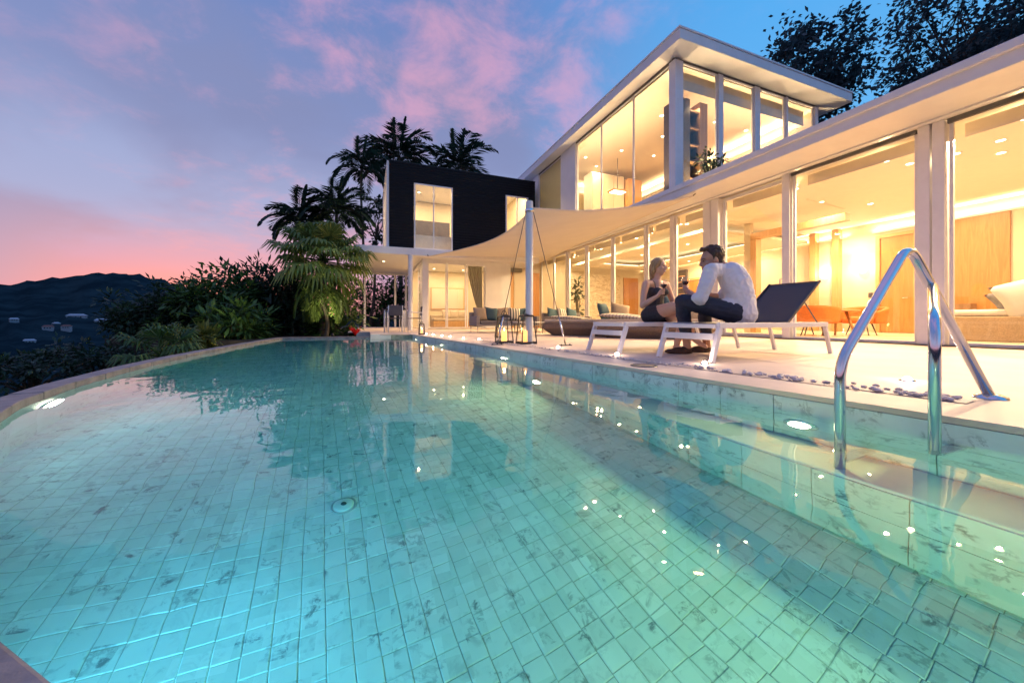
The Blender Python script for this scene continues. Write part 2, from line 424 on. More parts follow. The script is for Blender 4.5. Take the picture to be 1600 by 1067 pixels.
def point(name, loc, power, col, rad=.03, parent=None):
    l = bpy.data.lights.new(name, 'POINT'); l.energy = power; l.color = col; l.shadow_soft_size = rad
    o = bpy.data.objects.new(name, l); COL.objects.link(o)
    off = wloc(parent) if parent else V((0, 0, 0)); o.location = V(loc) - off
    if parent: o.parent = parent
    return o
def B(x0, x1, y0, y1, z0, z1): return MB().box(x0, x1, y0, y1, z0, z1)
WARM = (1.0, .67, .345)
# ================================================================== THE SETTING: ground, hills, pool, deck
def lerp_table(tab, x):
    if x <= tab[0][0]: return tab[0][1]
    for (a, va), (b, vb) in zip(tab, tab[1:]):
        if x <= b:
            k = (x - a) / (b - a); return va + (vb - va) * (k * k * (3 - 2 * k))
    return tab[-1][1]
RIDGE = [(-180, .02), (-90, .03), (-55, .045), (-33, .051), (-29.5, .066), (-27.2, .083), (-24.4, .085), (-22.9, .079), (-21, .066), (-19.1, .050), (-14, .016), (-5, .006), (30, .01), (180, .02)]
def terrain(az, r):
    rg = lerp_table(RIDGE, az)
    prof = [(0, -2.3), (6, -2.4), (12, -3.8), (30, -9), (70, -17), (160, -22), (330, -17), (420, -6), (480, 0.0), (720, rg * 720), (1000, rg * 500), (3500, 2)]
    if az > -8:
        prof = [(0, -2.3), (60, -2.3), (300, -3), (720, max(0, rg * 720)), (3500, 2)]
    z = lerp_table(prof, r)
    if r > 90:
        x, y = r * math.sin(R(az)), r * math.cos(R(az))
        amp = min(1, (r - 90) / 250)
        z += amp * (noise.noise(V((x * .008, y * .008, 0))) * 5 + abs(noise.noise(V((x * .05, y * .05, 3)))) * 5 + abs(noise.noise(V((x * .11, y * .11, 7)))) * 6)
    return z
azs = [-180 + 6 * i for i in range(18)] + [-72 + .5 * i for i in range(144)] + [6 * i for i in range(0, 31)]
rs = [2.5, 4, 6, 8, 10, 13, 17, 22, 30, 40, 55, 75, 100, 130, 165, 200, 240, 280, 320, 360, 400, 440, 480, 520, 560, 600, 630, 655, 680, 700, 720, 745, 780, 850, 1000, 1400, 2200, 3500]
mb = MB()
vs = [(0, 0, -2.3)]
for az in azs[:-1]:
    for r_ in rs: vs.append((r_ * math.sin(R(az)), r_ * math.cos(R(az)), terrain(az, r_)))
na, nr = len(azs) - 1, len(rs); fs = []
for i in range(na):
    j = (i + 1) % na
    fs.append((0, 1 + i * nr, 1 + j * nr)[::-1])
    for k in range(nr - 1): fs.append((1 + i * nr + k, 1 + i * nr + k + 1, 1 + j * nr + k + 1, 1 + j * nr + k)[::-1])
mb.add(vs, fs, True)
tag(mb.build('ground', 'hill', origin=(0, 0, -2.3)), 'dark wooded land falling to the valley and rising to the far hill', None, kind='structure')

# steep dark bank behind the house
def bank(u, v):
    az = 50 + u * 55; r_ = 25 + v * 35
    top = lerp_table([(50, .18), (62, .36), (65, .425), (70, .455), (74, .485), (78, .47), (90, .5), (105, .45)], az)
    z = -1.6 + (top * 49 + 2) * min(1, v * 1.45) - (8 * max(0, v - .75))
    x, y = r_ * math.sin(R(az)), r_ * math.cos(R(az))
    z += noise.noise(V((x * .35, y * .35, 0))) * .5 + noise.noise(V((x, y, 2))) * .2
    return V((x, y, z))
tag(MB().grid(bank, 90, 40).build('hillside', 'hillside'), 'steep dark slope rising behind the roof', None, kind='structure')

# ---- pool outline
EX = lambda y: 2.22 - .111 * y
e1 = V((-.1103, .9939, 0)); e2 = V((-.9939, -.1103, 0))
left = [(-2.02, 10.62), (-2.10, 9.2), (-2.16, 7.6), (-2.18, 6.2), (-2.15, 5.2), (-2.08, 4.4), (-1.97, 3.6), (-1.80, 2.85), (-1.52, 2.2), (-1.16, 1.58), (-.86, 1.08), (-.535, .745), (-.155, .385), (.265, -.015), (.72, -.54), (1.08, -1.12), (1.33, -2.0)]
POOL = [(EX(-2), -2.0), (EX(10.3), 10.3), (.08, 10.42)] + left          # counter-clockwise seen from above
def inside(x, y, poly=POOL):
    c = False; n = len(poly)
    for i in range(n):
        (x0, y0), (x1, y1) = poly[i], poly[i - 1]
        if (y0 > y) != (y1 > y) and x < (x1 - x0) * (y - y0) / (y1 - y0) + x0: c = not c
    return c
def offset(poly, d_):
    out = []; n = len(poly)
    for i in range(n):
        p0, p1, p2 = V(poly[i - 1]), V(poly[i]), V(poly[(i + 1) % n])
        n1 = V(((p1 - p0).y, -(p1 - p0).x)).normalized(); n2 = V(((p2 - p1).y, -(p2 - p1).x)).normalized()
        m_ = (n1 + n2).normalized(); out.append(tuple(p1 + m_ * d_ / max(.4, m_.dot(n1))))
    return out
FLOOR = -1.10; WL = -.10
inn = offset(POOL, .012); outr = offset(POOL, .22)
tops = [-.028, -.028, -.028] + [-.125] * len(left)
mb = MB(); n = len(POOL)
for i in range(n):
    j = (i + 1) % n
    top = min(tops[i], tops[j]) if i >= 2 else -.028
    a, b, c_, d_ = inn[i], inn[j], outr[j], outr[i]
    mb.add([(a[0], a[1], FLOOR - .2), (b[0], b[1], FLOOR - .2), (b[0], b[1], top), (a[0], a[1], top), (d_[0], d_[1], FLOOR - .2), (c_[0], c_[1], FLOOR - .2), (c_[0], c_[1], top), (d_[0], d_[1], top)],
           [(1, 0, 3, 2), (4, 5, 6, 7), (3, 7, 6, 2)])
mb.prism(outr, FLOOR - .25, FLOOR - .0035)
basin = tag(mb.build('pool_basin', 'grout', origin=(0, 5, FLOOR - .25)), 'tiled basin of the swimming pool', None, kind='structure')
# plastered inner faces of the free-form sides
mb = MB()
for i in range(2, n):
    j = (i + 1) % n
    a, b = POOL[i], POOL[j]
    mb.add([(a[0], a[1], FLOOR - .02), (b[0], b[1], FLOOR - .02), (b[0], b[1], -.126), (a[0], a[1], -.126)], [(1, 0, 3, 2)])
mb.build('side_lining', 'walltile', basin)

# ---- floor tiles: the nearest ones singly, the rest as one part
def tile_geo(mb, c, a1, a2, hx, hy, h, ch=.0025):
    c = V(c); up = V((0, 0, 1))
    pts = []
    for (sx, sy, z_, q) in [(-1, -1, 0, 0), (1, -1, 0, 0), (1, 1, 0, 0), (-1, 1, 0, 0), (-1, -1, h - ch, 0), (1, -1, h - ch, 0), (1, 1, h - ch, 0), (-1, 1, h - ch, 0), (-1, -1, h, ch), (1, -1, h, ch), (1, 1, h, ch), (-1, 1, h, ch)]:
        pts.append(c + a1 * (sx * (hx - q)) + a2 * (sy * (hy - q)) + up * z_)
    mb.add(pts, [(8, 9, 10, 11)] + [(4 + i, 4 + (i + 1) % 4, 8 + (i + 1) % 4, 8 + i) for i in range(4)] + [(i, (i + 1) % 4, 4 + (i + 1) % 4, 4 + i) for i in range(4)])
big = offset(POOL, .08)
cells = []
fwd = V((math.sin(R(YAW)), math.cos(R(YAW)), 0)); rgt = V((math.cos(R(YAW)), -math.sin(R(YAW)), 0))
for i in range(0, 62):
    jog = random.uniform(-.10, .10)
    for j in range(-30, 146):
        c = V((2.22, 0, 0)) + e2 * ((i + .5) * TILE) + e1 * ((j + .5 + jog) * TILE)
        if inside(c.x, c.y, big):
            f_ = c.dot(fwd); r_ = c.dot(rgt)
            vis = f_ > .9 and abs(r_ / f_) < 1.45 and 572 * 1.1 / f_ < 620
            cells.append((not vis, c.length, c))
cells.sort(key=lambda q: (q[0], q[1]))
tm = MB(); tile_geo(tm, (0, 0, 0), V((1, 0, 0)), V((0, 1, 0)), TILE / 2 - .0011, TILE / 2 - .0011, .016)
tmesh = tm.mesh('tile'); tmesh.materials.append(MATS['tile'])
rot = math.atan2(-e2.y, -e2.x)
bo = wloc(basin)
for k, (_, _, c) in enumerate(cells[:300]):
    o = bpy.data.objects.new('floor_tile', tmesh); COL.objects.link(o); o.parent = basin
    o.location = V((c.x, c.y, FLOOR - .016 + random.uniform(-.001, .0015))) - bo
    o.rotation_euler = (random.gauss(0, .004), random.gauss(0, .004), rot + random.gauss(0, .006))
mb = MB()
for _, _, c in cells[300:]:
    a = rot + random.gauss(0, .006)
    tile_geo(mb, (c.x, c.y, FLOOR - .016 + random.uniform(-.001, .0015)), V((math.cos(a), math.sin(a), 0)), V((-math.sin(a), math.cos(a), 0)), TILE / 2 - .0011, TILE / 2 - .0011, .016)
o = mb.build('floor_tiling', 'tile', basin); o['kind'] = 'stuff'
# ---- marble slabs on the straight wall below the deck
mb = MB()
L = .30
mesh_rows = []
for (z0, z1) in ((-.20, -.03), (-.62, -.205)):
    m2 = MB().box(-.006, .012, -L / 2 + .002, L / 2 - .002, z0, z1); me = m2.mesh('wall_tile'); me.materials.append(MATS['walltile']); mesh_rows.append((z0, me))
for k in range(36):
    c = V((2.22, 0, 0)) + e1 * (-.75 + (k + .5) * L)
    if c.y > 10.25: break
    for z0, me in mesh_rows:
        o = bpy.data.objects.new('wall_tile', me); COL.objects.link(o); o.parent = basin
        o.location = V((c.x + random.uniform(-.001, .001), c.y, 0)) - bo; o.rotation_euler = (0, 0, math.atan2(e1.y, e1.x) - R(90))
# ---- entry ledge and plinth under water
def along(s0, s1, w0, w1, z0, z1):
    O = V((2.22, 0, 0)); p = [O + e1 * s0 + e2 * w0, O + e1 * s0 + e2 * w1, O + e1 * s1 + e2 * w1, O + e1 * s1 + e2 * w0]
    return MB().prism([(q.x, q.y) for q in p][::-1], z0, z1)
along(-2.0, 10.2, .004, .29, FLOOR - .01, -.60).build('bench', 'ledge', basin, .012, 2)
mesh_rows = []
for (z0, z1) in ((-.85, -.62), (-1.085, -.855)):
    m2 = MB().box(-.010, .004, -L / 2 + .0015, L / 2 - .0015, z0, z1); me = m2.mesh('bench_tile'); me.materials.append(MATS['walltile']); mesh_rows.append(me)
for k in range(36):
    c = V((2.22, 0, 0)) + e1 * (-.75 + (k + .5) * L) + e2 * .293
    if c.y > 9.9: break
    for me in mesh_rows:
        o = bpy.data.objects.new('bench_tile', me); COL.objects.link(o); o.parent = basin
        o.location = V((c.x, c.y, 0)) - bo; o.rotation_euler = (0, 0, math.atan2(e1.y, e1.x) - R(90) + random.gauss(0, .002))
# drain in the floor
dr = thing('floor_drain', 'round white drain cover on the pool floor', 'drain', (-0.111, 1.971, FLOOR))
MB().lathe([(.0, .012), (.040, .012), (.048, .008), (.050, .0)], dr.location, 28).build('cover', 'ledge', dr)
MB().lathe([(.051, .002), (.056, .007), (.060, .003), (.060, .0)], dr.location, 28).build('ring', 'pool_shell', dr)
MB().lathe([(.0, .019), (.012, .018), (.014, .014)], dr.location, 12).build('screw', 'steel_dark', dr)
# ---- underwater lamps; all but two are added to brighten and tint the water
POOLCOL = (.80, 1.0, .92); POOL_POWER = .40
def pool_lamp(label, p, nrm, power, col=POOLCOL, r_=.085):
    nrm = V(nrm).normalized(); p = V(p); q = nrm.to_track_quat('Z', 'Y').to_matrix()
    t = thing('pool_lamp', label, 'lamp', p, 'lamps set in the pool walls')
    def L_(prof, name, m):
        b = MB().lathe(prof, (0, 0, 0), 24); b.v = [q @ v + p for v in b.v]; return b.build(name, m, t)
    L_([(r_ + .025, 0), (r_ + .025, .008), (r_, .014), (r_ - .006, .010)], 'ring', 'steel')
    L_([(0, .012), (r_ * .6, .011), (r_ - .004, .008)], 'lens', 'poollens')
    area('pool_light', p + nrm * .03, p + nrm, r_ * 1.6, power * POOL_POWER, col, t)
rn = V((-.9939, -.1103, 0))
s_ = V((2.22, 0, 0)) + e1 * 1.22
pool_lamp('glowing lamp in the pool wall just under the loungers', (s_.x - .008, s_.y, -.34), rn + V((0, 0, .05)), 34, (1, .84, .30), .055)
for k, (s0, pw) in enumerate(((4.6, 13), (7.4, 11), (9.6, 8))):  # added lamps, lighting the farther water
    s_ = V((2.22, 0, 0)) + e1 * s0
    pool_lamp(['submerged lamp in the pool wall below the two candle lanterns', 'submerged lamp in the pool wall below the row of deck lights', 'submerged lamp in the pool wall by the far corner'][k], (s_.x - .008, s_.y, -.34), rn + V((0, 0, -.1)), pw, (1, .85, .42))
for k, (a, b, pw) in enumerate((((-1.97, 3.6), (-1.80, 2.85), 7), ((-.86, 1.08), (-.535, .745), 19), ((.265, -.015), (.72, -.54), 37))):  # second and third are added to tint the near water
    a, b = V(a), V(b); m_ = (a + b) / 2; t_ = (b - a); nn = V((-t_.y, t_.x, 0)).normalized()
    if not inside(m_.x + nn.x * .2, m_.y + nn.y * .2): nn = -nn
    pool_lamp(['bright lamp in the curved pool wall by the bushes', 'submerged lamp in the pool wall below the brown coping', 'submerged lamp in the pool wall under the viewer'][k], (m_.x + nn.x * .01, m_.y + nn.y * .01, -.70 if k else -.40), (nn.x, nn.y, -.12), pw, (1, .78, .30) if k == 2 else (.16, .64, 1) if k else (.75, .95, .9), .085 if k else .12)
s_ = V((2.22, 0, 0)) + e1 * 3.3 + e2 * .306
pool_lamp('submerged warm lamp low in the bench below the far lounger', (s_.x, s_.y, -.78), rn + V((0, 0, .1)), 20, (1, .80, .30), .06)  # added lamp, warming the pool floor along the bench
# ---- coping stones along the free-form side
path = [V((p[0], p[1], 0)) for p in [(.08, 10.42)] + left]
cum = [0]
for a, b in zip(path, path[1:]): cum.append(cum[-1] + (b - a).length)
def at(s):
    for i in range(len(path) - 1):
        if s <= cum[i + 1]: return path[i].lerp(path[i + 1], (s - cum[i]) / (cum[i + 1] - cum[i]))
    return path[-1]
s = 0.0; k = 0
while s < cum[-1] - .1:
    e = min(s + .46, cum[-1]); pts_i, pts_o = [], []
    for q in range(4):
        u = s + .003 + (e - s - .006) * q / 3; p = at(u); tt = (at(min(u + .05, cum[-1])) - at(max(u - .05, 0))).normalized(); nn = V((tt.y, -tt.x, 0))
        if inside(p.x + nn.x * .1, p.y + nn.y * .1): nn = -nn
        pts_i.append(p - nn * .03); pts_o.append(p + nn * .11)
    poly = [(p.x, p.y) for p in pts_i] + [(p.x, p.y) for p in pts_o[::-1]]
    z1 = -.055 + random.uniform(-.002, .002)
    near = s > cum[-1] - 4.3
    MB().prism(poly, -.124, z1).build('coping_stone', 'stone_red' if near and k % 3 else 'stone', basin, .006, 2)
    s = e; k += 1
# ---- water
wp = offset(POOL, .008)
mb = MB().prism(wp, FLOOR - .02, WL)
tag(mb.build('pool_water', 'water', origin=(0, 5, WL)), 'still turquoise water filling the pool', None, kind='structure')

# ---- deck
deck_poly = [(EX(-2.2) - .006, -2.2), (7.78, -2.2), (7.78, 21), (-.6, 21), (-.6, 12.9), (.06, 12.9), (.06, 10.40), (EX(10.28) - .006, 10.28)]
deck = MB().prism(deck_poly, -.027, 0).build('deck', 'deck', origin=(4, 8, -.03)); tag(deck, 'pale stone terrace beside the pool', None, kind='structure')
MB().prism([(p[0] + (.25 if p[0] < 3 else 0), p[1] + (.1 if 5 < p[1] < 12 else 0)) for p in deck_poly], -2.3, -.03).build('deck_base', 'pool_shell', deck)
B(.06, 1.07, 10.372, 10.40, -.45, -.002).build('platform_face', 'ledge', deck)
# inset strip with pebbles
O = V((2.22, 0, .0))
def strip_pt(sv, wv, z=0): p = O + e1 * sv - e2 * wv; p.z = z; return p
mb = MB(); mb.add([strip_pt(.75, .38, .004), strip_pt(6.6, .38, .004), strip_pt(6.6, .53, .004), strip_pt(.75, .53, .004)], [(3, 2, 1, 0)])
mb.build('pebble_bed', 'deck_band', deck)
mb = MB(); rnd = random.Random(3)
for k in range(360):
    sv = .8 + 5.7 * rnd.random() ** 1.25; 
    if rnd.random() > .35 + .65 * abs(math.sin(sv * 2.1 + math.sin(sv * 5))): continue
    r_ = rnd.uniform(.006, .015) * (1.25 if sv < 2.2 else .9)
    p = strip_pt(sv, .455 + rnd.gauss(0, .042), .004 + r_ * .45)
    mb.ell(p, (r_ * rnd.uniform(.9, 1.6), r_ * rnd.uniform(.8, 1.2), r_ * .6), Matrix.Rotation(rnd.random() * 6, 3, 'Z'), 8, 5)
o = tag(mb.build('pebbles', 'pebble'), 'scattered grey and pink pebbles in a strip along the pool edge', 'pebbles', kind='stuff')
# skimmer lid
o = thing('skimmer_lid', 'round dark skimmer lid set in the deck near the pool edge', 'lid', (2.129, 2.426, .001))
MB().lathe([(0, .006), (.085, .006), (.09, .0)], o.location, 26).build('lid', 'cushion_tan', o)
MB().lathe([(.092, .0), (.094, .008), (.106, .006), (.108, 0)], o.location, 26).build('rim', 'steel_dark', o)
# ---- little lights let into the deck
spots = [(1.43, 9.82), (1.522, 9.26), (1.635, 8.70), (1.716, 8.14), (1.821, 7.34), (1.983, 6.757), (2.42, 4.432), (2.501, 3.264), (2.708, 2.336), (3.136, 1.226)]
names = ['farthest of the small glowing deck lights, beside the corner post', 'second glowing deck light from the corner post', 'third glowing deck light from the corner post', 'fourth glowing deck light from the corner post', 'fifth glowing deck light from the corner post', 'glowing deck light just before the two big lanterns', 'glowing deck light by the foot of the sail cable', 'glowing deck light by the foot of the far lounger', 'glowing deck light by the front leg of the near lounger', 'glowing deck light near the steel handrail']
for (x, y), lb in zip(spots, names):
    t = thing('deck_light', lb, 'light', (x, y, 0), 'small lights in the deck')
    MB().lathe([(.038, .0), (.038, .006), (.026, .010), (.025, .006)], (x, y, 0), 18).build('ring', 'steel', t)
    MB().lathe([(.024, .008), (.018, .020), (.008, .026), (0, .027)], (x, y, 0), 16).build('lens', 'lens', t)
    point('deck_glow', (x, y, .085), 1.1, (1, .70, .50), .012, t)
# ================================================================== THE VILLA
villa = thing('villa', 'white two-storey glass villa with flat roofs glowing from within', 'house', (9, 6, 0))
def P(name, mb, m, par=None, bevel=0, seg=1): return mb.build(name, m, par or villa, bevel, seg)
GZ = 3.24                          # head of the ground-floor glass
# floors, walls, ceilings
P('floor', B(7.79, 14.2, -4.2, 16.2, -.2, .016), 'floor_in')
P('back_wall', B(14.0, 14.2, -4.2, 16.2, .017, 3.28), 'plaster')
P('end_wall', B(5.62, 13.998, 16.0, 16.2, .017, 3.28), 'plaster')
P('near_wall', B(7.8, 13.998, -4.4, -4.2, .0, 3.28), 'plaster')
P('ceiling', B(7.86, 13.998, -4.198, 15.998, 3.26, 3.285), 'ceiling')
r_ = P('roof', B(6.85, 14.4, -4.6, 16.4, 3.29, 3.52), 'white', None, .012, 2)
P('fascia_lip', B(6.80, 6.92, -4.62, 16.42, 3.455, 3.57), 'white', r_, .015, 2)
P('roof_deck', B(6.925, 14.4, -4.6, 16.4, 3.525, 3.555), 'stone', r_)
P('soffit_trim', B(7.60, 7.70, -4.5, 15.9, 3.262, 3.288), 'white', r_)
# ground floor glazing
def window(par, ax, c, a0, a1, z0, z1, fw=.045, fd=.06, m='frame', name='window', pane='glass', split=None):
    """a glazed panel in the plane x=c (ax 'x') or y=c (ax 'y'), with its pane as a child"""
    a0, a1 = min(a0, a1), max(a0, a1); mb = MB()
    def bx(p0, p1, q0, q1, d0=None, d1=None):
        d0 = c - fd / 2 if d0 is None else d0; d1 = c + fd / 2 if d1 is None else d1
        return (d0, d1, p0, p1, q0, q1) if ax == 'x' else (p0, p1, d0, d1, q0, q1)
    mb.box(*bx(a0, a0 + fw, z0, z1)); mb.box(*bx(a1 - fw, a1, z0, z1))
    mb.box(*bx(a0 + fw, a1 - fw, z0, z0 + fw)); mb.box(*bx(a0 + fw, a1 - fw, z1 - fw, z1))
    cuts = [a0 + fw] + ([s_ for s_ in split] if split else []) + [a1 - fw]
    for s_ in (split or []): mb.box(*bx(s_ - fw * .4, s_ + fw * .4, z0 + fw, z1 - fw))
    o = mb.build(name, m, par, .004)
    for q0, q1 in zip(cuts, cuts[1:]):
        MB().box(*bx(q0 + .003, q1 - .003, z0 + fw * .9, z1 - fw * .9, c - .006, c + .006)).build('pane', pane, o)
    return o
FX = 7.82
for a0, a1 in ((15.95, 14.68), (14.64, 13.52), (13.36, 12.06), (11.94, 10.46), (10.36, 8.84), (8.74, 7.80), (7.66, 6.72)):
    window(villa, 'x', FX, a0, a1, .02, GZ)
for a0, a1, wd in ((13.36, 13.52, .14), (11.94, 12.06, .12), (10.36, 10.46, .10), (8.74, 8.84, .10), (7.66, 7.80, .14), (14.64, 14.68, .06)):
    P('mullion', B(FX - wd / 2 - .02, FX + wd / 2, a0 + .002, a1 - .002, .018, GZ + .018), 'frame', None, .006)
for a0, a1 in ((6.50, 6.70), (6.28, 6.48), (2.62, 2.75), (2.77, 2.90), (4.70, 4.84)):
    P('post', B(FX - .12, FX + .08, a0, a1, .018, 3.259), 'frame', None, .01, 2)
window(villa, 'x', FX + .05, 6.26, 4.86, .02, GZ, .07, .06, name='sliding_door')
window(villa, 'x', FX - .02, 4.68, 2.92, .02, GZ, .04, .05, name='sliding_door')
window(villa, 'x', FX - .02, 2.60, .40, .02, GZ, .04, .05, name='sliding_door')
window(villa, 'x', FX - .02, .38, -1.8, .02, GZ, .04, .05, name='sliding_door')
window(villa, 'x', FX - .02, -1.82, -4.15, .02, GZ, .04, .05, name='sliding_door')
P('head_rail', B(FX - .10, FX - .055, 2.92, 4.68, 3.20, 3.258), 'steel_dark')
P('head_rail', B(FX - .10, FX - .055, -2.0, 2.60, 3.19, 3.258), 'steel_dark')
P('head_rail', B(FX - .09, FX - .05, 6.72, 15.9, 3.225, 3.258), 'shade_band')
P('threshold', B(FX - .14, FX + .12, -4.1, 15.9, -.001, .019), 'steel_dark')
P('door_handle', MB().tube([(FX + .0, 4.92, .95), (FX - .05, 4.92, .97), (FX - .05, 4.92, 1.2), (FX, 4.92, 1.22)], .012, 8), 'steel')
for a0, a1 in ((15.9, 13.5), (13.3, 11.95), (11.9, 10.4), (10.3, 8.8), (8.7, 7.8), (7.6, 6.75), (6.2, 4.9), (4.6, 2.95), (2.55, .4), (.3, -1.8)):
    P('roller_blind', B(FX + .28, FX + .29, a0, a1, 3.04, 3.24), 'shade_band')
# added light strips high on the inner walls, brightening the ceilings
def strip(par, a, b, aim, power, m='cove', col=WARM, w_=.035, name='linear_light'):
    a, b = V(a), V(b); o = MB().bar(a, b, w_, .012).bar(a + V((-.024 if aim[0] < 0 else 0, -.024 if aim[1] < 0 else 0, .012)), b + V((-.024 if aim[0] < 0 else 0, -.024 if aim[1] < 0 else 0, .012)), .006, .036).build(name, 'frame', par); L_ = (b - a).length; mid = (a + b) / 2; aim = V(aim).normalized()
    l = bpy.data.lights.new('strip', 'AREA'); l.shape = 'RECTANGLE'; l.size = L_; l.size_y = w_; l.energy = power * L_; l.color = col
    q = bpy.data.objects.new('strip', l); COL.objects.link(q); q.parent = o; q.location = mid + aim * .012 - wloc(o)
    x = (b - a).normalized(); z = -aim; z = (z - x * z.dot(x)).normalized(); y = z.cross(x); q.rotation_euler = Matrix((x, y, z)).transposed().to_euler(); return o
FILL, UPL = 38, 34
for a0, a1 in ((15.8, 11.0), (10.9, 6.8), (6.2, 2.95), (2.55, -1.5)):
    strip(villa, (13.93, a0, 2.94), (13.93, a1, 2.94), (-.5, 0, 1), FILL * .62)
# inside: bulkhead ring with a light cove
for (x0, x1, y0, y1) in ((9.2, 10.1, 7.9, 15.4), (12.5, 13.9, 7.9, 15.4), (10.1, 12.5, 7.9, 8.7), (10.1, 12.5, 14.6, 15.4)):
    P('ceiling_bulkhead', B(x0, x1, y0, y1, 2.98, 3.06), 'ceiling')
for (x0, x1, y0, y1) in ((9.98, 10.04, 8.7, 14.6), (12.56, 12.62, 8.7, 14.6), (10.1, 12.5, 8.58, 8.64), (10.1, 12.5, 14.66, 14.72)):
    P('cove_strip', B(x0, x1, y0, y1, 3.062, 3.085), 'cove')
# marble on the end wall, wood doors and columns on the back wall
P('marble_panel', B(9.15, 12.45, 15.955, 15.998, .05, 2.75), 'marble_gold')
P('wood_door', B(12.66, 13.6, 15.94, 15.998, .02, 2.62), 'wood')
def door(y0, y1, z1, fr=.10):
    o = P('door', B(13.93, 13.96, y0 + fr, y1 - fr, .03, z1 - fr), 'wood', None, .004)
    f = MB(); f.box(13.90, 13.998, y0, y0 + fr - .004, .02, z1); f.box(13.90, 13.998, y1 - fr + .004, y1, .02, z1); f.box(13.90, 13.998, y0 + fr - .004, y1 - fr + .004, z1 - fr + .004, z1)
    f.build('door_frame', 'wood_pale', o, .004); MB().tube([(13.92, y0 + fr + .1, 1.0), (13.88, y0 + fr + .1, 1.0), (13.88, y0 + fr + .22, 1.0)], .012, 8).build('handle', 'steel', o)
door(5.22, 6.12, 2.85); door(12.2, 12.95, 2.3)
P('wood_column', B(13.80, 13.998, 7.62, 7.80, .02, 3.255), 'wood_pale'); P('wood_column', B(13.80, 13.998, 6.98, 7.16, .02, 3.255), 'wood_pale')
P('wood_panel', B(13.94, 13.998, 3.70, 4.62, .30, 2.95), 'wood'); P('panel_cabinet', B(13.6, 13.93, 4.2, 4.6, .02, .78), 'wood_dark')
wr = P('wine_rack', B(13.9, 13.995, 13.0, 13.65, .6, 2.75), 'shelf_dark')
for k in range(7): B(13.72, 13.9, 13.05, 13.6, .75 + k * .28, .78 + k * .28).build('shelf', 'wood_pale', wr)
# partition with a wood-framed opening behind the sliding door
P('partition', B(10.6, 10.72, 7.55, 7.75, .02, 3.255), 'plaster'); 
o = P('opening_frame', B(10.55, 10.77, 7.35, 7.52, .02, 2.75), 'wood_pale'); B(10.55, 10.77, 5.2, 7.52, 2.755, 2.93).build('lintel', 'wood_pale', o)
P('air_slot', MB().bar((9.75, 5.55, 3.257), (11.5, 5.7, 3.257), .05, .006), 'shade_band')
P('light_switch', B(13.985, 13.997, 6.22, 6.32, 1.05, 1.2), 'steel_dark')
# ---- downlights: ring, glowing disc, lamp
def downlight(par, x, y, z, power, col=WARM, size=.055, r_=.055):
    o = MB().lathe([(r_ + .02, 0), (r_ + .02, -.006), (r_, -.008), (r_ - .004, -.002)], (x, y, z), 16).build('downlight', 'white', par)
    MB().lathe([(r_ - .004, -.004), (.02, -.005), (0, -.005)], (x, y, z), 16).build('bulb', 'bulb', o)
    if power: area('lamp', (x, y, z - .02), (x, y, 0), size, power, col, o)
LP = 52; OUT = 66
for x, y in ((10.3, 5.56), (13.2, 6.7), (9.48, 3.09), (9.45, 2.6), (10.16, 2.79), (11.6, 2.6), (11.6, 5.2), (12.9, 6.6), (9.3, 3.6), (12.6, 4.3), (8.7, -1.0), (11.4, -.8),
             (8.9, 8.3), (8.8, 10.4), (8.8, 12.5), (8.8, 14.6), (11.3, 10.5), (11.3, 13.0), (13.2, 9.6), (13.2, 12.2)):
    downlight(villa, x, y, 3.26 if not (10.1 < x < 12.5 and y > 8) and not x == 13.2 else (2.98 if x == 13.2 else 3.26), LP)
# added row of lamps behind the glass, tilted out to brighten terrace and soffit
for y in (.9, 2.2, 3.7, 5.2, 7.2, 8.4, 9.6, 11.2, 12.7, 14.2):
    o = MB().lathe([(.06, 0), (.06, -.006), (.045, -.008), (.042, -.002)], (8.75, y, 3.26), 16).build('downlight', 'white', villa)
    MB().lathe([(.042, -.004), (.02, -.005), (0, -.005)], (8.75, y, 3.26), 16).build('bulb', 'bulb', o)
    area('lamp', (8.75, y, 3.235), (4.6, y - .3, 0), .055, OUT, WARM, o, 110)
# wall lamps
def sconce(y, z):
    o = MB().lathe([(.11, .0), (.11, .02), (.05, .05), (.0, .05)], (0, 0, 0), 20); q = V((-1, 0, 0)).to_track_quat('Z', 'Y').to_matrix()
    o.v = [q @ v + V((13.995, y, z)) for v in o.v]; o = o.build('wall_lamp', 'steel', villa)
    b = MB().lathe([(.0, .16), (.07, .15), (.12, .11), (.13, .06)], (0, 0, 0), 20); b.v = [q @ v + V((13.995, y, z)) for v in b.v]; b.build('shade', 'bulb_white', o)
    point('lamp', (13.72, y, z + .05), 14, (1, .80, .52), .08, o)
sconce(7.42, 1.86); sconce(6.44, 1.93)

# ---- upper storey
U0, U1 = 3.57, 6.83
P('floor', B(6.96, 12.9, 6.85, 15.6, 3.556, 3.60), 'floor_in')
P('back_wall', B(12.75, 12.9, 7.1, 15.4, 3.60, 6.85), 'plaster')
P('end_wall', B(7.2, 12.75, 15.25, 15.4, 3.60, 6.85), 'plaster')
P('ceiling', B(7.2, 12.75, 7.06, 15.25, 6.80, 6.84), 'ceiling')
r2 = P('upper_roof', B(6.70, 13.45, 6.45, 16.3, 6.885, 7.13), 'white', None, .012, 2)
P('roof_edge', B(6.68, 13.47, 6.43, 16.32, 7.132, 7.18), 'frame', r2, .006)
P('header', B(7.06, 12.7, 6.98, 7.05, U1 + .002, 6.884), 'steel_dark'); P('header', B(7.08, 7.14, 7.052, 15.3, U1 + .002, 6.884), 'steel_dark')
P('corner_post', B(7.05, 7.32, 6.93, 7.14, U0 + .032, U1), 'frame', None, .008)
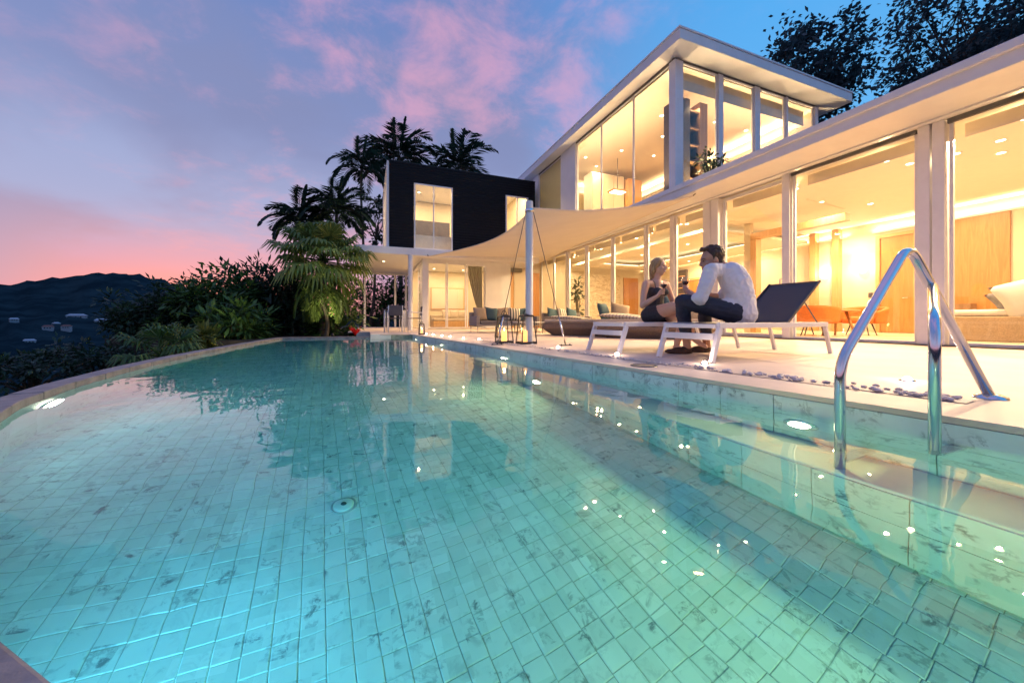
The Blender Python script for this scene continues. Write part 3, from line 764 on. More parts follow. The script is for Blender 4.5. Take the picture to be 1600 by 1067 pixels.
for a0, a1 in ((7.15, 8.52), (8.54, 10.08), (10.10, 11.60)): window(villa, 'x', 7.12, a0, a1, U0 + .032, U1, .022, .03)
P('wall_panel', B(7.06, 7.20, 11.62, 12.72, U0 + .032, 6.88), 'white')
window(villa, 'x', 7.12, 12.73, 14.74, U0 + .032, U1, .04, .05, pane='glass_yellow')
P('wall_panel', B(7.06, 7.20, 14.75, 15.28, U0 + .032, 6.88), 'white')
for a0, a1 in ((7.33, 8.54), (8.73, 9.92), (10.16, 11.24), (11.34, 12.56)): window(villa, 'y', 7.0, a0, a1, U0 + .032, U1, .03, .05)
for a0, a1 in ((8.55, 8.72), (9.93, 10.15), (11.25, 11.33), (12.57, 12.72)): P('mullion', B(a0, a1, 6.94, 7.06, U0 + .032, U1), 'frame', None, .006)
P('roller_blind', B(7.4, 12.5, 7.22, 7.23, 6.35, 6.79), 'shade_band')
# kitchen units, doorway and shelves seen through the upper glass
cab = P('tall_cabinet', B(8.75, 10.4, 13.1, 13.7, 3.60, 6.62), 'cushion_white')
for k in range(3): B(8.77 + k * .545, 9.30 + k * .545, 13.07, 13.1, 3.64, 6.58).build('cabinet_door', 'plaster', cab, .004)
P('wood_wall', B(10.45, 11.2, 12.9, 13.2, 3.60, 6.5), 'wood_pale'); P('wood_wall', B(11.25, 12.3, 11.4, 11.6, 3.60, 6.3), 'wood_pale')
ct = P('counter', B(8.4, 10.6, 11.6, 12.3, 3.60, 4.5), 'wood'); B(8.35, 10.65, 11.55, 12.35, 4.5, 4.55).build('worktop', 'dark', ct)
pl = P('pendant_lamp', B(8.9, 9.55, 11.8, 12.2, 5.45, 5.50), 'wood'); MB().tube([(9.22, 12, 5.5), (9.22, 12, 6.8)], .012, 6).build('cord', 'dark', pl)
B(8.95, 9.5, 11.85, 12.15, 5.435, 5.449).build('bulb', 'bulb', pl)
sh = P('bookshelf', B(7.72, 8.10, 7.45, 8.0, 3.61, 6.34), 'shelf_dark'); B(8.46, 8.74, 7.45, 8.0, 3.61, 6.34).build('side_panel', 'wood_dark', sh)
B(8.1, 8.46, 7.93, 8.0, 3.61, 6.34).build('back', 'wood_pale', sh)
for k in range(6): B(8.101, 8.459, 7.47, 7.93, 3.75 + k * .46, 3.78 + k * .46).build('shelf', 'wood_dark', sh)
area('shelf_lamp', (8.28, 7.5, 6.2), (8.28, 7.9, 4.5), .3, 8, WARM, sh)
for k, (x, z, h) in enumerate(((8.25, 4.70, .2), (8.32, 5.62, .16), (8.26, 4.24, .22), (8.36, 5.16, .13))):
    v = MB().lathe([(0, 0), (.05, 0), (.065, h * .35), (.03, h * .75), (.035, h), (.028, h)], (x, 7.66, z + .001), 14).build('vase', 'dark')
    tag(v, ['dark vase on the third shelf of the lit bookcase upstairs', 'dark squat vase near the top of the lit bookcase upstairs', 'tall dark vase low in the lit bookcase upstairs', 'small dark vase on the middle shelf of the lit bookcase upstairs'][k], 'vase', 'vases in the upstairs bookcase')
P('low_cabinet', B(10.8, 11.6, 8.6, 9.1, 3.60, 5.2), 'wood'); P('screen', B(11.9, 12.6, 7.8, 8.3, 3.60, 5.4), 'wood_dark')
for x, y in ((8.6, 9.0), (8.88, 12.95), (8.95, 11.4), (10.4, 11.3), (10.48, 8.65), (11.93, 8.65), (9.6, 10.0), (8.0, 12.4), (8.0, 14.2), (11.6, 10.4)): downlight(villa, x, y, 6.80, 44)
strip(villa, (12.6, 7.45, 6.40), (12.6, 15.0, 6.40), (-.45, 0, 1), FILL * .7); strip(villa, (7.4, 15.1, 6.40), (12.5, 15.1, 6.40), (0, -.45, 1), FILL * .6)  # upstairs strips, likewise added to lift the ceiling
for p, q in (((7.42, 7.9), (6.6, 7.7)), ((7.42, 9.4), (6.6, 9.4)), ((7.42, 11.0), (6.6, 11.0)), ((8.1, 7.28), (8.0, 6.4)), ((9.5, 7.28), (9.5, 6.4)), ((10.9, 7.28), (10.9, 6.4)), ((12.1, 7.28), (12.2, 6.4))):  # added floor lamps, out of sight, brightening the upper soffit
    o = MB().lathe([(.0, .05), (.05, .05), (.055, .0)], (p[0], p[1], 3.601), 14).build('floor_uplight', 'steel_dark', villa)
    area('lamp', (p[0], p[1], 3.66), (q[0], q[1], 6.9), .09, UPL, WARM, o, 100)
# glass balustrade on the roof terrace
bal = P('balustrade_post', B(12.98, 13.03, 6.60, 6.65, 3.557, 4.62), 'steel_dark'); B(12.9, 14.3, 6.615, 6.63, 3.62, 4.58).build('pane', 'glass', bal)

# ================================================================== DARK WING
wing = thing('bedroom_wing', 'black slatted upper wing above a white canopy and glazed bedroom', 'building', (3.5, 16.5, 0))
W = lambda name, mb, m, par=None, bevel=0: mb.build(name, m, par or wing, bevel)
WY = 14.52
# slats, row by row, cut around the windows
row = 0; z = 3.085
wins = ((1.64, 3.16, 3.12, 5.66), (5.40, 6.46, 3.12, 5.66))
while z < 6.36:
    z1 = min(z + .098, 6.385); segs = [(.74, 6.78)]
    for (x0, x1, b0, b1) in wins:
        if z1 > b0 and z < b1:
            segs = [q for s_ in segs for q in ((s_[0], min(s_[1], x0)), (max(s_[0], x1), s_[1])) if q[1] - q[0] > .02]
    for s_ in segs: W('slat', B(s_[0], s_[1], WY - .03 + random.uniform(-.003, .003), WY, z, z1), 'slat')
    z += .108
for (x0, x1) in ((.74, 1.64), (3.16, 5.40), (6.46, 6.78)): W('wall', B(x0, x1, WY + .002, WY + .12, 3.08, 6.38), 'dark')
for (x0, x1) in ((1.64, 3.16), (5.40, 6.46)): W('wall', B(x0, x1, WY + .002, WY + .12, 5.665, 6.38), 'dark')
W('wall_cap', B(.70, 6.79, WY - .035, WY + .13, 6.388, 6.41), 'dark')
W('side_wall', B(.66, .735, WY, 14.9, 3.08, 6.38), 'white'); W('side_wall', B(.66, .735, 18.2, 18.7, 3.08, 6.38), 'white')
window(wing, 'x', .70, 14.92, 18.18, 3.1, 6.36, .05, .06, split=[16.0, 17.1])
W('roof', B(.66, 6.78, WY + .135, 18.8, 6.30, 6.40), 'white'); W('back_wall', B(.74, 6.78, 18.7, 18.8, 3.08, 6.29), 'plaster'); W('end_wall', B(6.68, 6.78, WY + .135, 18.69, 3.08, 6.29), 'plaster')
for (x0, x1) in ((1.65, 3.15), (5.41, 6.45)):
    o = window(wing, 'y', WY - .01, x0, x1, 3.12, 5.655, .05, .07, split=[(x0 + x1) / 2])
W('floor', B(.74, 6.78, WY + .13, 18.7, 3.072, 3.10), 'floor_in')
cn = W('canopy', B(-.48, 6.79, 14.10, 20.3, 2.80, 3.068), 'white', None, .012)
# bedroom below
W('bedroom_floor', B(2.0, 5.6, 14.6, 18.6, .001, .05), 'floor_in'); W('bedroom_wall', B(2.0, 5.6, 18.45, 18.6, .05, 2.79), 'plaster')
W('bedroom_wall', B(5.45, 5.6, 14.76, 18.44, .05, 2.79), 'plaster'); W('front_wall', B(4.56, 5.62, 14.62, 14.755, .0, 2.798), 'white')
W('header', B(2.0, 4.555, 14.64, 14.75, 2.665, 2.798), 'white')
W('corner_post', B(1.98, 2.18, 14.58, 14.78, .0, 2.798), 'frame', None, .008)
for a0, a1 in ((2.19, 2.94), (2.96, 3.74), (3.78, 4.54)): window(wing, 'y', 14.68, a0, a1, .052, 2.66, .04, .05)
for k, y in enumerate((14.85, 15.05, 15.3, 16.0)): window(wing, 'x', 2.06 + .05 * (k % 2), y, y + (.14, .18, .5, .9)[k], .052, 2.66, .04, .05, name='folding_door')
W('header', B(2.0, 2.14, 14.79, 18.4, 2.665, 2.798), 'white')
W('column', MB().lathe([(.085, 0), (.085, 2.799)], (1.46, 13.98, 0), 20), 'white')
pw = W('picture', B(2.9, 4.6, 18.40, 18.448, .9, 2.0), 'wood_pale'); B(2.95, 4.55, 18.385, 18.399, .95, 1.95).build('canvas', 'plaster', pw)
for x, y in ((2.9, 15.6), (4.2, 15.6), (2.9, 17.4), (4.3, 17.4)): downlight(wing, x, y, 2.795, 34)
for x, y in ((1.8, 15.6), (3.2, 15.8), (4.8, 15.6), (2.2, 17.4), (4.6, 17.4), (6.0, 15.6)): downlight(wing, x, y, 6.295, 60)
tv = W('headboard', B(1.2, 3.6, 17.2, 17.4, 4.05, 4.95), 'shelf_dark'); W('desk', B(1.6, 3.4, 15.3, 15.8, 3.101, 3.85), 'cushion_white')
# covered sitting place at the far end: posts and frame
for x in (-.15, 1.32, 1.86): W('post', B(x - .05, x + .05, 19.95, 20.05, 0, 2.795), 'frame')
W('beam', B(-.45, 2.0, 19.93, 20.07, 2.70, 2.796), 'frame')
downlight(wing, .6, 16.0, 2.80, 40)
# passage end: blind box, wood panels
P('blind_box', B(6.0, 6.75, 15.86, 15.998, 2.62, 2.95), 'blind'); P('wood_panel', B(7.15, 7.68, 15.93, 15.998, .02, 2.62), 'wood'); P('wood_panel', B(6.0, 6.35, 15.93, 15.998, .02, 2.60), 'wood_pale'); P('glowing_niche', B(6.38, 6.62, 15.95, 15.997, .02, 2.60), 'plaster')
P('side_wall', B(5.62, 5.74, 14.76, 15.998, .0, 3.28), 'white'); 
# ================================================================== SAIL, MAST, FURNITURE
def fillet(pts, r_, n=6):
    P_ = [V(p) for p in pts]; out = [P_[0]]
    for i in range(1, len(P_) - 1):
        a, b, c = P_[i - 1], P_[i], P_[i + 1]; rr = min(r_, (a - b).length * .45, (c - b).length * .45)
        p0 = b + (a - b).normalized() * rr; p1 = b + (c - b).normalized() * rr
        for k in range(n + 1):
            t = k / n; out.append(p0 * (1 - t) ** 2 + b * 2 * t * (1 - t) + p1 * t * t)
    out.append(P_[-1]); return out
mast = thing('sail_mast', 'tall white steel mast holding up the shade sail', 'mast', (2.409, 5.367, 0))
mx, my = 2.409, 5.367
MB().lathe([(.06, .012), (.06, 2.26), (.057, 2.28), (0, 2.285)], (mx, my, 0), 20).build('pole', 'mast', mast)
MB().lathe([(.0, .014), (.12, .014), (.125, .0)], (mx, my, 0), 24).build('base_plate', 'mast', mast)
MB().lathe([(.066, 2.10), (.07, 2.105), (.07, 2.15), (.066, 2.155)], (mx, my, 0), 20).build('collar', 'steel', mast)
for k in range(4):
    a = k * math.pi / 2 + .6; MB().lathe([(.014, .014), (.014, .026), (0, .027)], (mx + .095 * math.cos(a), my + .095 * math.sin(a), 0), 6).build('bolt', 'steel_dark', mast)
def cable(label, foot, top):
    foot, top = V(foot), V(top)
    t = thing('stay_cable', label, 'cable', foot, 'steel stays of the mast'); d_ = (top - foot).normalized()
    MB().tube([foot + d_ * .42, top], .006, 6).build('wire', 'steel_dark', t)
    MB().tube([foot + d_ * .06, foot + d_ * .14, foot + d_ * .16, foot + d_ * .34, foot + d_ * .36, foot + d_ * .44], [.008, .008, .017, .017, .008, .008], 8).build('turnbuckle', 'steel', t)
    b = MB(); b.box(foot.x - .09, foot.x + .09, foot.y - .035, foot.y + .035, 0.001, .009); b.build('foot_plate', 'steel_dark', t)
    MB().bar(foot + V((0, 0, .008)), foot + d_ * .08, .03, .012).build('lug', 'steel_dark', t)
    for sx in (-.07, .07): MB().lathe([(.011, .009), (.011, .022), (0, .024)], (foot.x + sx, foot.y, 0), 6).build('bolt', 'steel_dark', t)
cable('steel cable from the mast down to the pool edge by the lanterns', (1.84, 5.30, 0), (mx - .06, my - .01, 2.12))
cable('steel cable from the mast down to the deck near the far lounger', (2.753, 4.802, 0), (mx + .055, my - .03, 2.12))
A, Bc, C, D = V((2.50, 5.42, 2.20)), V((6.88, 6.25, 3.20)), V((7.50, 15.6, 3.05)), V((2.12, 14.03, 2.78))
def sail(u, v):
    ab = A.lerp(Bc, u) + V((0, .50, -.02)) * math.sin(math.pi * u)
    dc = D.lerp(C, u) + V((0, -.5, .05)) * math.sin(math.pi * u)
    ad = A.lerp(D, v) + V((.75, 0, .06)) * math.sin(math.pi * v)
    bc = Bc.lerp(C, v) + V((-.12, 0, .0)) * math.sin(math.pi * v)
    bl = (A * (1 - u) * (1 - v) + Bc * u * (1 - v) + D * (1 - u) * v + C * u * v)
    return ab * (1 - v) + dc * v + ad * (1 - u) + bc * u - bl
st = thing('shade_sail', 'cream fabric shade sail stretched from the mast to the house', 'sail', (4.8, 9.5, 0))
o = MB().grid(sail, 40, 40).build('fabric', 'sail', st); o.modifiers.new('thick', 'SOLIDIFY').thickness = .004
hem = [sail(k / 30, 0) for k in range(31)]; MB().tube(hem, .012, 6).build('hem', 'sail', st)
MB().tube([sail(0, k / 30) for k in range(31)], .012, 6).build('hem', 'sail', st)
MB().tube([sail(1, k / 30) for k in range(31)], .014, 6).build('hem', 'shade_band', st)
for u in (.14, .33, .52, .7, .86):     # welded seams
    MB().tube([sail(u, k / 24) + V((0, 0, -.001)) for k in range(25)], .0035, 5).build('seam', 'sail', st)
MB().tube([A, (mx + .05, my + .02, 2.16)], .010, 6).build('shackle', 'steel_dark', st)
MB().tube([Bc, (6.98, 6.27, 3.27)], .014, 6).build('shackle', 'steel_dark', st)
MB().tube([D, (2.10, 14.095, 2.86)], .014, 6).build('shackle', 'steel_dark', st)
MB().tube([C, (7.6, 15.75, 3.2)], .014, 6).build('shackle', 'steel_dark', st)

# ---- loungers
def lounger(label, raised):
    t = thing('sun_lounger', label, 'sun lounger', (0, 0, 0), 'sun loungers beside the pool')
    W2 = .29; H = .355; x0, x1 = .09, 1.97
    f = MB()
    for s_ in (-1, 1): f.box(x0, x1, s_ * W2 - .02, s_ * W2 + .02, H - .05, H)
    f.box(x0 - .02, x0 + .02, -W2 + .021, W2 - .021, H - .05, H - .012); f.box(x1 - .02, x1 + .02, -W2 + .021, W2 - .021, H - .05, H)
    f.build('frame', 'lounge_frame', t, .005, 2)
    for s_ in (-1, 1):
        MB().bar((x0 + .02, s_ * W2, H - .048), (.0, s_ * (W2 + .0), .0), .036, .05, (1, 0, 0)).build('leg', 'lounge_frame', t, .004)
        MB().bar((x1 - .03, s_ * W2, H - .048), (2.06, s_ * W2, .0), .036, .035, (1, 0, 0)).build('leg', 'lounge_frame', t, .004)
    MB().box(.045, .075, -W2 + .02, W2 - .02, .20, .258).build('crossbar', 'lounge_frame', t, .004)
    px_, pz = 1.24, H - .012
    MB().grid(lambda u, v: V((x0 + .03 + u * (px_ - x0 - .03), (v - .5) * 2 * (W2 - .022), pz - .012 * math.sin(math.pi * v))), 10, 8).build('sling', 'sling_wood', t).modifiers.new('t', 'SOLIDIFY').thickness = .006
    dx, dz = (.66, .475) if raised else (.70, .012)
    MB().grid(lambda u, v: V((px_ + .01 + dx * u, (v - .5) * 2 * (W2 - .024), pz + .004 + dz * u - .018 * math.sin(math.pi * v) * math.sin(math.pi * u))), 12, 10).build('backrest', 'sling', t).modifiers.new('t', 'SOLIDIFY').thickness = .006
    bf = MB()
    for s_ in (-1, 1): bf.bar((px_, s_ * (W2 - .028), pz), (px_ + dx, s_ * (W2 - .028), pz + dz), .014, .024)
    bf.bar((px_ + dx - .008, -W2 + .03, pz + dz - .008), (px_ + dx - .008, W2 - .03, pz + dz - .008), .016, .02); bf.build('backrest_frame', 'steel_dark', t)
    if raised:
        MB().tube([(px_ + dx * .55, W2 - .05, pz + dz * .55 - .01), (1.92, W2 - .05, H - .03)], .007, 6).build('prop', 'steel_dark', t)
        MB().tube([(px_ + dx * .55, -W2 + .05, pz + dz * .55 - .01), (1.92, -W2 + .05, H - .03)], .007, 6).build('prop', 'steel_dark', t)
    for s_ in (-1, 1): MB().lathe([(.016, 0), (.016, .012), (0, .013)], (2.055, s_ * W2, 0), 8).build('foot', 'dark', t)
    return t
l1 = lounger('white framed sun lounger the man sits on, dark sling backrest raised', True); l1.location = (2.80, 2.655, 0); l1.rotation_euler = (0, 0, R(4.9))
l2 = lounger('white framed sun lounger the woman sits on, lying flat', False); l2.location = (2.64, 3.72, 0); l2.rotation_euler = (0, 0, R(2.5))

# ---- cushions
def pillow_mesh(name, w_, h_, t_, m, n=12):
    def f(sgn):
        def g(u, v):
            a, b = u * 2 - 1, v * 2 - 1
            k = (max(0, 1 - abs(a) ** 2.6) * max(0, 1 - abs(b) ** 2.6)) ** .5
            pinch = 1 - .07 * (1 - abs(a)) * abs(b) ** 4 - .0; pin2 = 1 - .07 * (1 - abs(b)) * abs(a) ** 4
            return V((a * w_ / 2 * pin2, b * h_ / 2 * pinch, sgn * t_ / 2 * k))
        return g
    mb = MB(); mb.grid(f(1), n, n); mb.grid(f(-1), n, n)
    me = mb.mesh(name); bm = bmesh.new(); bm.from_mesh(me); bmesh.ops.remove_doubles(bm, verts=bm.verts, dist=1e-5); bmesh.ops.recalc_face_normals(bm, faces=bm.faces); bm.to_mesh(me); bm.free()
    me.materials.append(MATS[m]); return me
PM = {}
def pillow(label, loc, rot, m, size=(.48, .48, .16), group='throw cushions', name='cushion'):
    key = (m, size)
    if key not in PM: PM[key] = pillow_mesh('cushion', *size, m)
    o = bpy.data.objects.new(name, PM[key]); COL.objects.link(o); o.location = loc; o.rotation_euler = [R(a) for a in rot]
    return tag(o, label, 'cushion', group)
# ---- wicker daybeds on the terrace
def daybed(label, c, ang, group, l=2.0, w_=1.1, mtl='wicker'):
    t = thing('daybed', label, 'daybed', (0, 0, 0), group)
    def ring(sx, sy, z, ch): 
        hx, hy = l / 2 * sx, w_ / 2 * sy
        return [V(p + (z,)) for p in ((-hx + ch, -hy), (hx - ch, -hy), (hx, -hy + ch), (hx, hy - ch), (hx - ch, hy), (-hx + ch, hy), (-hx, hy - ch), (-hx, -hy + ch))]
    rr = [ring(.80, .72, 0, .16), ring(.99, .98, .17, .10), ring(1, 1, .20, .09), ring(.96, .94, .315, .10)]
    mb = MB(); vs = [p for r_ in rr for p in r_]
    mb.add(vs, [(i * 8 + k, i * 8 + (k + 1) % 8, (i + 1) * 8 + (k + 1) % 8, (i + 1) * 8 + k) for i in range(3) for k in range(8)] + [list(range(8))[::-1], list(range(24, 32))])
    mb.build('base', mtl, t, .012, 2)
    m = MB(); hx, hy = l / 2 * .93, w_ / 2 * .90
    m.prism([(-hx, -hy), (hx, -hy), (hx, hy), (-hx, hy)], .316, .40); m.build('mattress', 'cushion', t, .035, 3)
    t.location = (c[0], c[1], 0); t.rotation_euler = (0, 0, R(ang)); return t
daybed('tan wicker daybed nearer the sail cable, teal cushion on it', (5.02, 7.75), -49, 'wicker daybeds on the terrace')
daybed('tan wicker daybed behind the seated woman', (5.62, 6.12), -49, 'wicker daybeds on the terrace', 2.3)
pillow('long striped pad lying on the daybed nearer the cable', (4.72, 8.05, .435), (0, 3, -49), 'striped', (.9, .75, .10))
pillow('long striped pad lying on the daybed behind the woman', (5.22, 6.55, .455), (2, 5, -49), 'striped', (1.0, .85, .13))
pillow('teal cushion leaning on the daybed nearer the cable', (5.45, 7.62, .58), (72, 0, 28), 'cushion_teal', (.46, .46, .17))
pillow('tan cushion beside the teal one on the daybed nearer the cable', (5.78, 7.42, .57), (62, 12, -20), 'cushion_tan', (.48, .48, .18))
pillow('large teal cushion leaning behind the woman', (6.0, 5.95, .62), (60, 22, 10), 'cushion_teal', (.55, .55, .18))
pillow('tan cushion half hidden behind the woman', (6.25, 5.65, .56), (65, 0, -30), 'cushion_tan', (.5, .5, .18))
# ---- outdoor sofas
def sofa(label, x0, x1, y0, arms):
    t = thing('outdoor_sofa', label, 'sofa', ((x0 + x1) / 2, y0 + .4, 0), 'grey outdoor sofas')
    B(x0, x1, y0, y0 + .85, .20, .26).build('seat_frame', 'sofa_grey', t, .01)
    n = max(1, round((x1 - x0) / .75)); w_ = (x1 - x0 - .24) / n
    for k in range(n): B(x0 + .12 + k * w_ + .005, x0 + .12 + (k + 1) * w_ - .005, y0 + .01, y0 + .68, .262, .36).build('seat_cushion', 'cushion_grey', t, .03, 3)
    B(x0, x1, y0 + .70, y0 + .85, .262, .62).build('backrest', 'sofa_grey', t, .02, 2)
    if arms & 1: B(x0, x0 + .11, y0, y0 + .695, .262, .50).build('armrest', 'sofa_grey', t, .02, 2)
    if arms & 2: B(x1 - .11, x1, y0, y0 + .695, .262, .50).build('armrest', 'sofa_grey', t, .02, 2)
    for x in (x0 + .05, x1 - .05):
        for y in (y0 + .05, y0 + .8): MB().tube([(x, y, 0), (x, y, .2)], .012, 8).build('leg', 'steel', t)
sofa('grey outdoor sofa by the curtained bedroom window', 2.95, 5.0, 10.35, 3)
sofa('grey outdoor sofa half hidden behind the mast', 5.45, 6.9, 10.3, 3)
for k, (x, m, ry, lb) in enumerate(((3.22, 'cushion_tan', 0, 'brown cushion in the corner of the sofa by the curtain'), (3.55, 'cushion_teal', 8, 'dark teal cushion next to the brown corner cushion'), (3.92, 'cushion_tan', -4, 'wide brown cushion in the middle of the sofa'), (4.32, 'striped_dark', 6, 'striped cushion on the sofa behind the lanterns'), (4.68, 'cushion_teal', -8, 'dark cushion at the mast end of the long sofa'),
                          (5.75, 'cushion_teal', 12, 'dark teal cushion first right of the mast'), (6.1, 'striped_dark', 10, 'striped cushion second right of the mast'), (6.45, 'cushion_teal', 15, 'slate cushion third right of the mast'))):
    pillow(lb, (x, 10.85 + random.uniform(-.04, .04), .565), (68, ry, random.uniform(-14, 14)), m, (.44, .44, .16))
ct = thing('low_table', 'low white topped table between sofa and lanterns', 'table', (4.35, 9.75, 0))
B(3.95, 4.75, 9.5, 10.0, .30, .325).build('tabletop', 'white', ct, .006)
for x in (4.0, 4.7):
    for y in (9.55, 9.95): MB().tube([(x, y, 0), (x, y, .299)], .012, 8).build('leg', 'steel_dark', ct)
# ---- lanterns
def lantern(label, x, y, h, wb, wt):
    t = thing('lantern', label, 'lantern', (x, y, 0), 'candle lanterns on the deck')
    hb, ht = wb / 2, wt / 2; z1 = h * .80; th = .010
    fr = MB()
    cb = [V((x + sx * hb, y + sy * hb, .03)) for sx, sy in ((-1, -1), (1, -1), (1, 1), (-1, 1))]; ct_ = [V((x + sx * ht, y + sy * ht, z1)) for sx, sy in ((-1, -1), (1, -1), (1, 1), (-1, 1))]
    for a, b in zip(cb, ct_): fr.bar(a, b, th * 1.4, th * 1.4)
    for i in range(4): fr.bar(ct_[i], ct_[(i + 1) % 4], th * 1.3, th * 1.3); fr.bar(cb[i], cb[(i + 1) % 4], th * 1.3, th * 1.3)
    fr.build('frame', 'metal_black', t)
    B(x - hb - .008, x + hb + .008, y - hb - .008, y + hb + .008, .002, .024).build('base', 'metal_black', t, .003)
    lid = MB(); lid.add([V((x + sx * (ht + .012), y + sy * (ht + .012), z1 + .007)) for sx, sy in ((-1, -1), (1, -1), (1, 1), (-1, 1))] + [V((x + sx * ht * .45, y + sy * ht * .45, z1 + h * .07)) for sx, sy in ((-1, -1), (1, -1), (1, 1), (-1, 1))],
        [(0, 1, 5, 4), (1, 2, 6, 5), (2, 3, 7, 6), (3, 0, 4, 7), (4, 5, 6, 7), (3, 2, 1, 0)]); lid.build('lid', 'metal_black', t)
    MB().tube([V((x, y, z1 + h * .06)) + V((ht * .55 * math.cos(a), 0, h * .13 * math.sin(a))) for a in [math.pi * k / 10 for k in range(11)]], .006, 6).build('handle', 'metal_black', t)
    for i in range(4):
        a, b, c_, d_ = cb[i], cb[(i + 1) % 4], ct_[(i + 1) % 4], ct_[i]; g = MB(); n_ = (b - a).cross(d_ - a).normalized() * .002
        q = [a.lerp(b, .05), a.lerp(b, .95), d_.lerp(c_, .95), d_.lerp(c_, .05)]
        g.add([p + n_ for p in q] + [p - n_ for p in q], [(0, 1, 2, 3), (7, 6, 5, 4), (0, 4, 5, 1), (1, 5, 6, 2), (2, 6, 7, 3), (3, 7, 4, 0)]); g.build('pane', 'glass_clear', t)
    ch = h * .34; cr = wb * .20
    cd = thing('candle', label.replace('tall black lantern', 'glowing candle inside the tall black lantern').replace('small lantern', 'glowing candle inside the small lantern'), 'candle', (x, y, .025), 'candles in the lanterns')
    MB().lathe([(0, .0), (cr, .0), (cr * 1.01, ch * .9), (cr * .9, ch), (cr * .3, ch * .93), (0, ch * .92)], (x, y, .026), 18).build('wax', 'wax', cd)
    MB().lathe([(.0, 0), (.008, .008), (.010, .018), (.005, .034), (0, .045)], (x, y, .026 + ch * .96), 10).build('flame', 'flame', cd)
    MB().tube([(x, y, .026 + ch * .90), (x + .002, y, .026 + ch * 1.0)], .0015, 5).build('wick', 'dark', cd)
    point('candle_glow', (x, y, .026 + ch + .05), 1.6 * h, (1, .55, .18), .02, cd)
lantern('tall black lantern nearer the pool edge', 2.09, 5.67, .54, .23, .165)
lantern('tall black lantern beside the mast', 2.36, 5.38, .55, .25, .175)
lantern('small lantern by the bedroom corner post', 1.30, 9.72, .34, .14, .11)
lantern('small lantern behind the two tall ones', 2.62, 7.4, .30, .15, .12)
# ---- pool handrail
rail = thing('pool_handrail', 'polished steel handrail rising from the pool to the deck', 'handrail', (2.3, .88, 0))
MB().tube(fillet([(1.89, .95, -.598), (1.89, .95, .20), (2.30, .895, .725), (2.82, .806, 0.0)], .085, 9), .0195, 20).build('rail', 'steel', rail)
MB().tube(fillet([(1.955, .690, -.16), (1.955, .690, .37), (2.425, .862, .535)], .10, 7), .0175, 18).build('rail_strut', 'steel', rail)
MB().lathe([(.0, .022), (.034, .020), (.055, .010), (.058, .001)], (2.82, .806, 0), 24).build('flange', 'steel', rail)
MB().bar((1.955, .69, -.15), (2.135, .69, -.15), .05, .03).build('wall_bracket', 'steel', rail, .004); MB().bar((1.89, .95, -.50), (2.11, .95, -.50), .05, .03).build('wall_bracket', 'steel', rail, .004)

# ---- indoors
def tub_chair(label, c, ang):
    t = thing('armchair', label, 'armchair', (0, 0, 0), 'orange armchairs')
    def shell(u, v):
        a = R(-125 + 250 * u); r_ = .36 - .05 * v * 0; z = .30 + v * (.40 - .14 * (abs(u - .5) * 2) ** 2)
        return V((-(r_ + .05 * v) * math.cos(a), (r_ + .05 * v) * math.sin(a), z))
    MB().grid(shell, 24, 6).build('backrest', 'orange', t).modifiers.new('t', 'SOLIDIFY').thickness = .07
    MB().lathe([(0, .28), (.34, .28), (.36, .33), (.34, .42), (.2, .45), (0, .455)], (0, 0, 0), 24).build('seat', 'orange', t)
    for k in range(4):
        a = math.pi / 4 + k * math.pi / 2; MB().tube([(.2 * math.cos(a), .2 * math.sin(a), .28), (.3 * math.cos(a), .3 * math.sin(a), .0)], [.016, .011], 8).build('leg', 'steel_dark', t)
    t.location = (c[0], c[1], .017); t.rotation_euler = (0, 0, R(ang))
tub_chair('orange tub armchair nearest the glass beside the lounger backrest', (9.65, 5.35), 20); tub_chair('orange tub armchair in the middle by the wooden columns', (10.45, 6.05), -60); tub_chair('orange tub armchair beyond the round table', (11.1, 5.15), -175)
tb = thing('round_table', 'small round wooden table among the orange armchairs', 'table', (10.15, 5.15, .017))
MB().lathe([(0, .555), (.38, .555), (.40, .57), (.40, .585), (.38, .60), (0, .60)], (10.15, 5.15, .017), 30).build('tabletop', 'wood', tb)
for k in range(3):
    a = .6 + k * 2.094; MB().tube([(10.15 + .16 * math.cos(a), 5.15 + .16 * math.sin(a), .57), (10.15 + .33 * math.cos(a), 5.15 + .33 * math.sin(a), .017)], [.035, .022], 8).build('leg', 'wood', tb)
db = thing('indoor_daybed', 'light wicker daybed with white mattress inside the open glass doors', 'daybed', (10.6, 2.75, .017))
MB().prism([(9.72, 2.35), (9.95, 2.12), (11.5, 2.12), (11.7, 2.35), (11.7, 3.3), (11.5, 3.5), (9.95, 3.5), (9.72, 3.3)], .02, .44).build('base', 'wicker_light', db, .02, 2)
B(9.78, 11.64, 2.18, 3.44, .442, .56).build('mattress', 'cushion_white', db, .05, 3)
pillow('big white cushion propped on the indoor daybed', (9.98, 2.38, .78), (78, -20, -50), 'cushion_white', (.85, .62, .26)); pillow('grey cushion on the indoor daybed against the white one', (10.12, 2.62, .74), (70, -24, -52), 'cushion_grey', (.55, .42, .18))
bd = thing('bedroom_sofa', 'cream sofa seen through the bedroom glass', 'sofa', (3.6, 16.6, .05))
B(2.7, 4.5, 16.4, 17.2, .051, .33).build('base', 'wood_pale', bd, .02, 2); B(2.72, 4.48, 16.42, 17.18, .332, .46).build('seat_cushion', 'cushion', bd, .04, 3); B(2.7, 4.5, 17.21, 17.4, .051, .62).build('backrest', 'cushion', bd, .04, 3)
for k, x in enumerate((3.4, 3.75, 4.1)): pillow(['peach cushion on the bedroom sofa, nearest the picture corner', 'peach cushion in the middle of the bedroom sofa', 'peach cushion on the bedroom sofa nearest the curtain'][k], (x, 17.0, .66), (70, 0, 10 - k * 12), 'cushion', (.42, .42, .15))
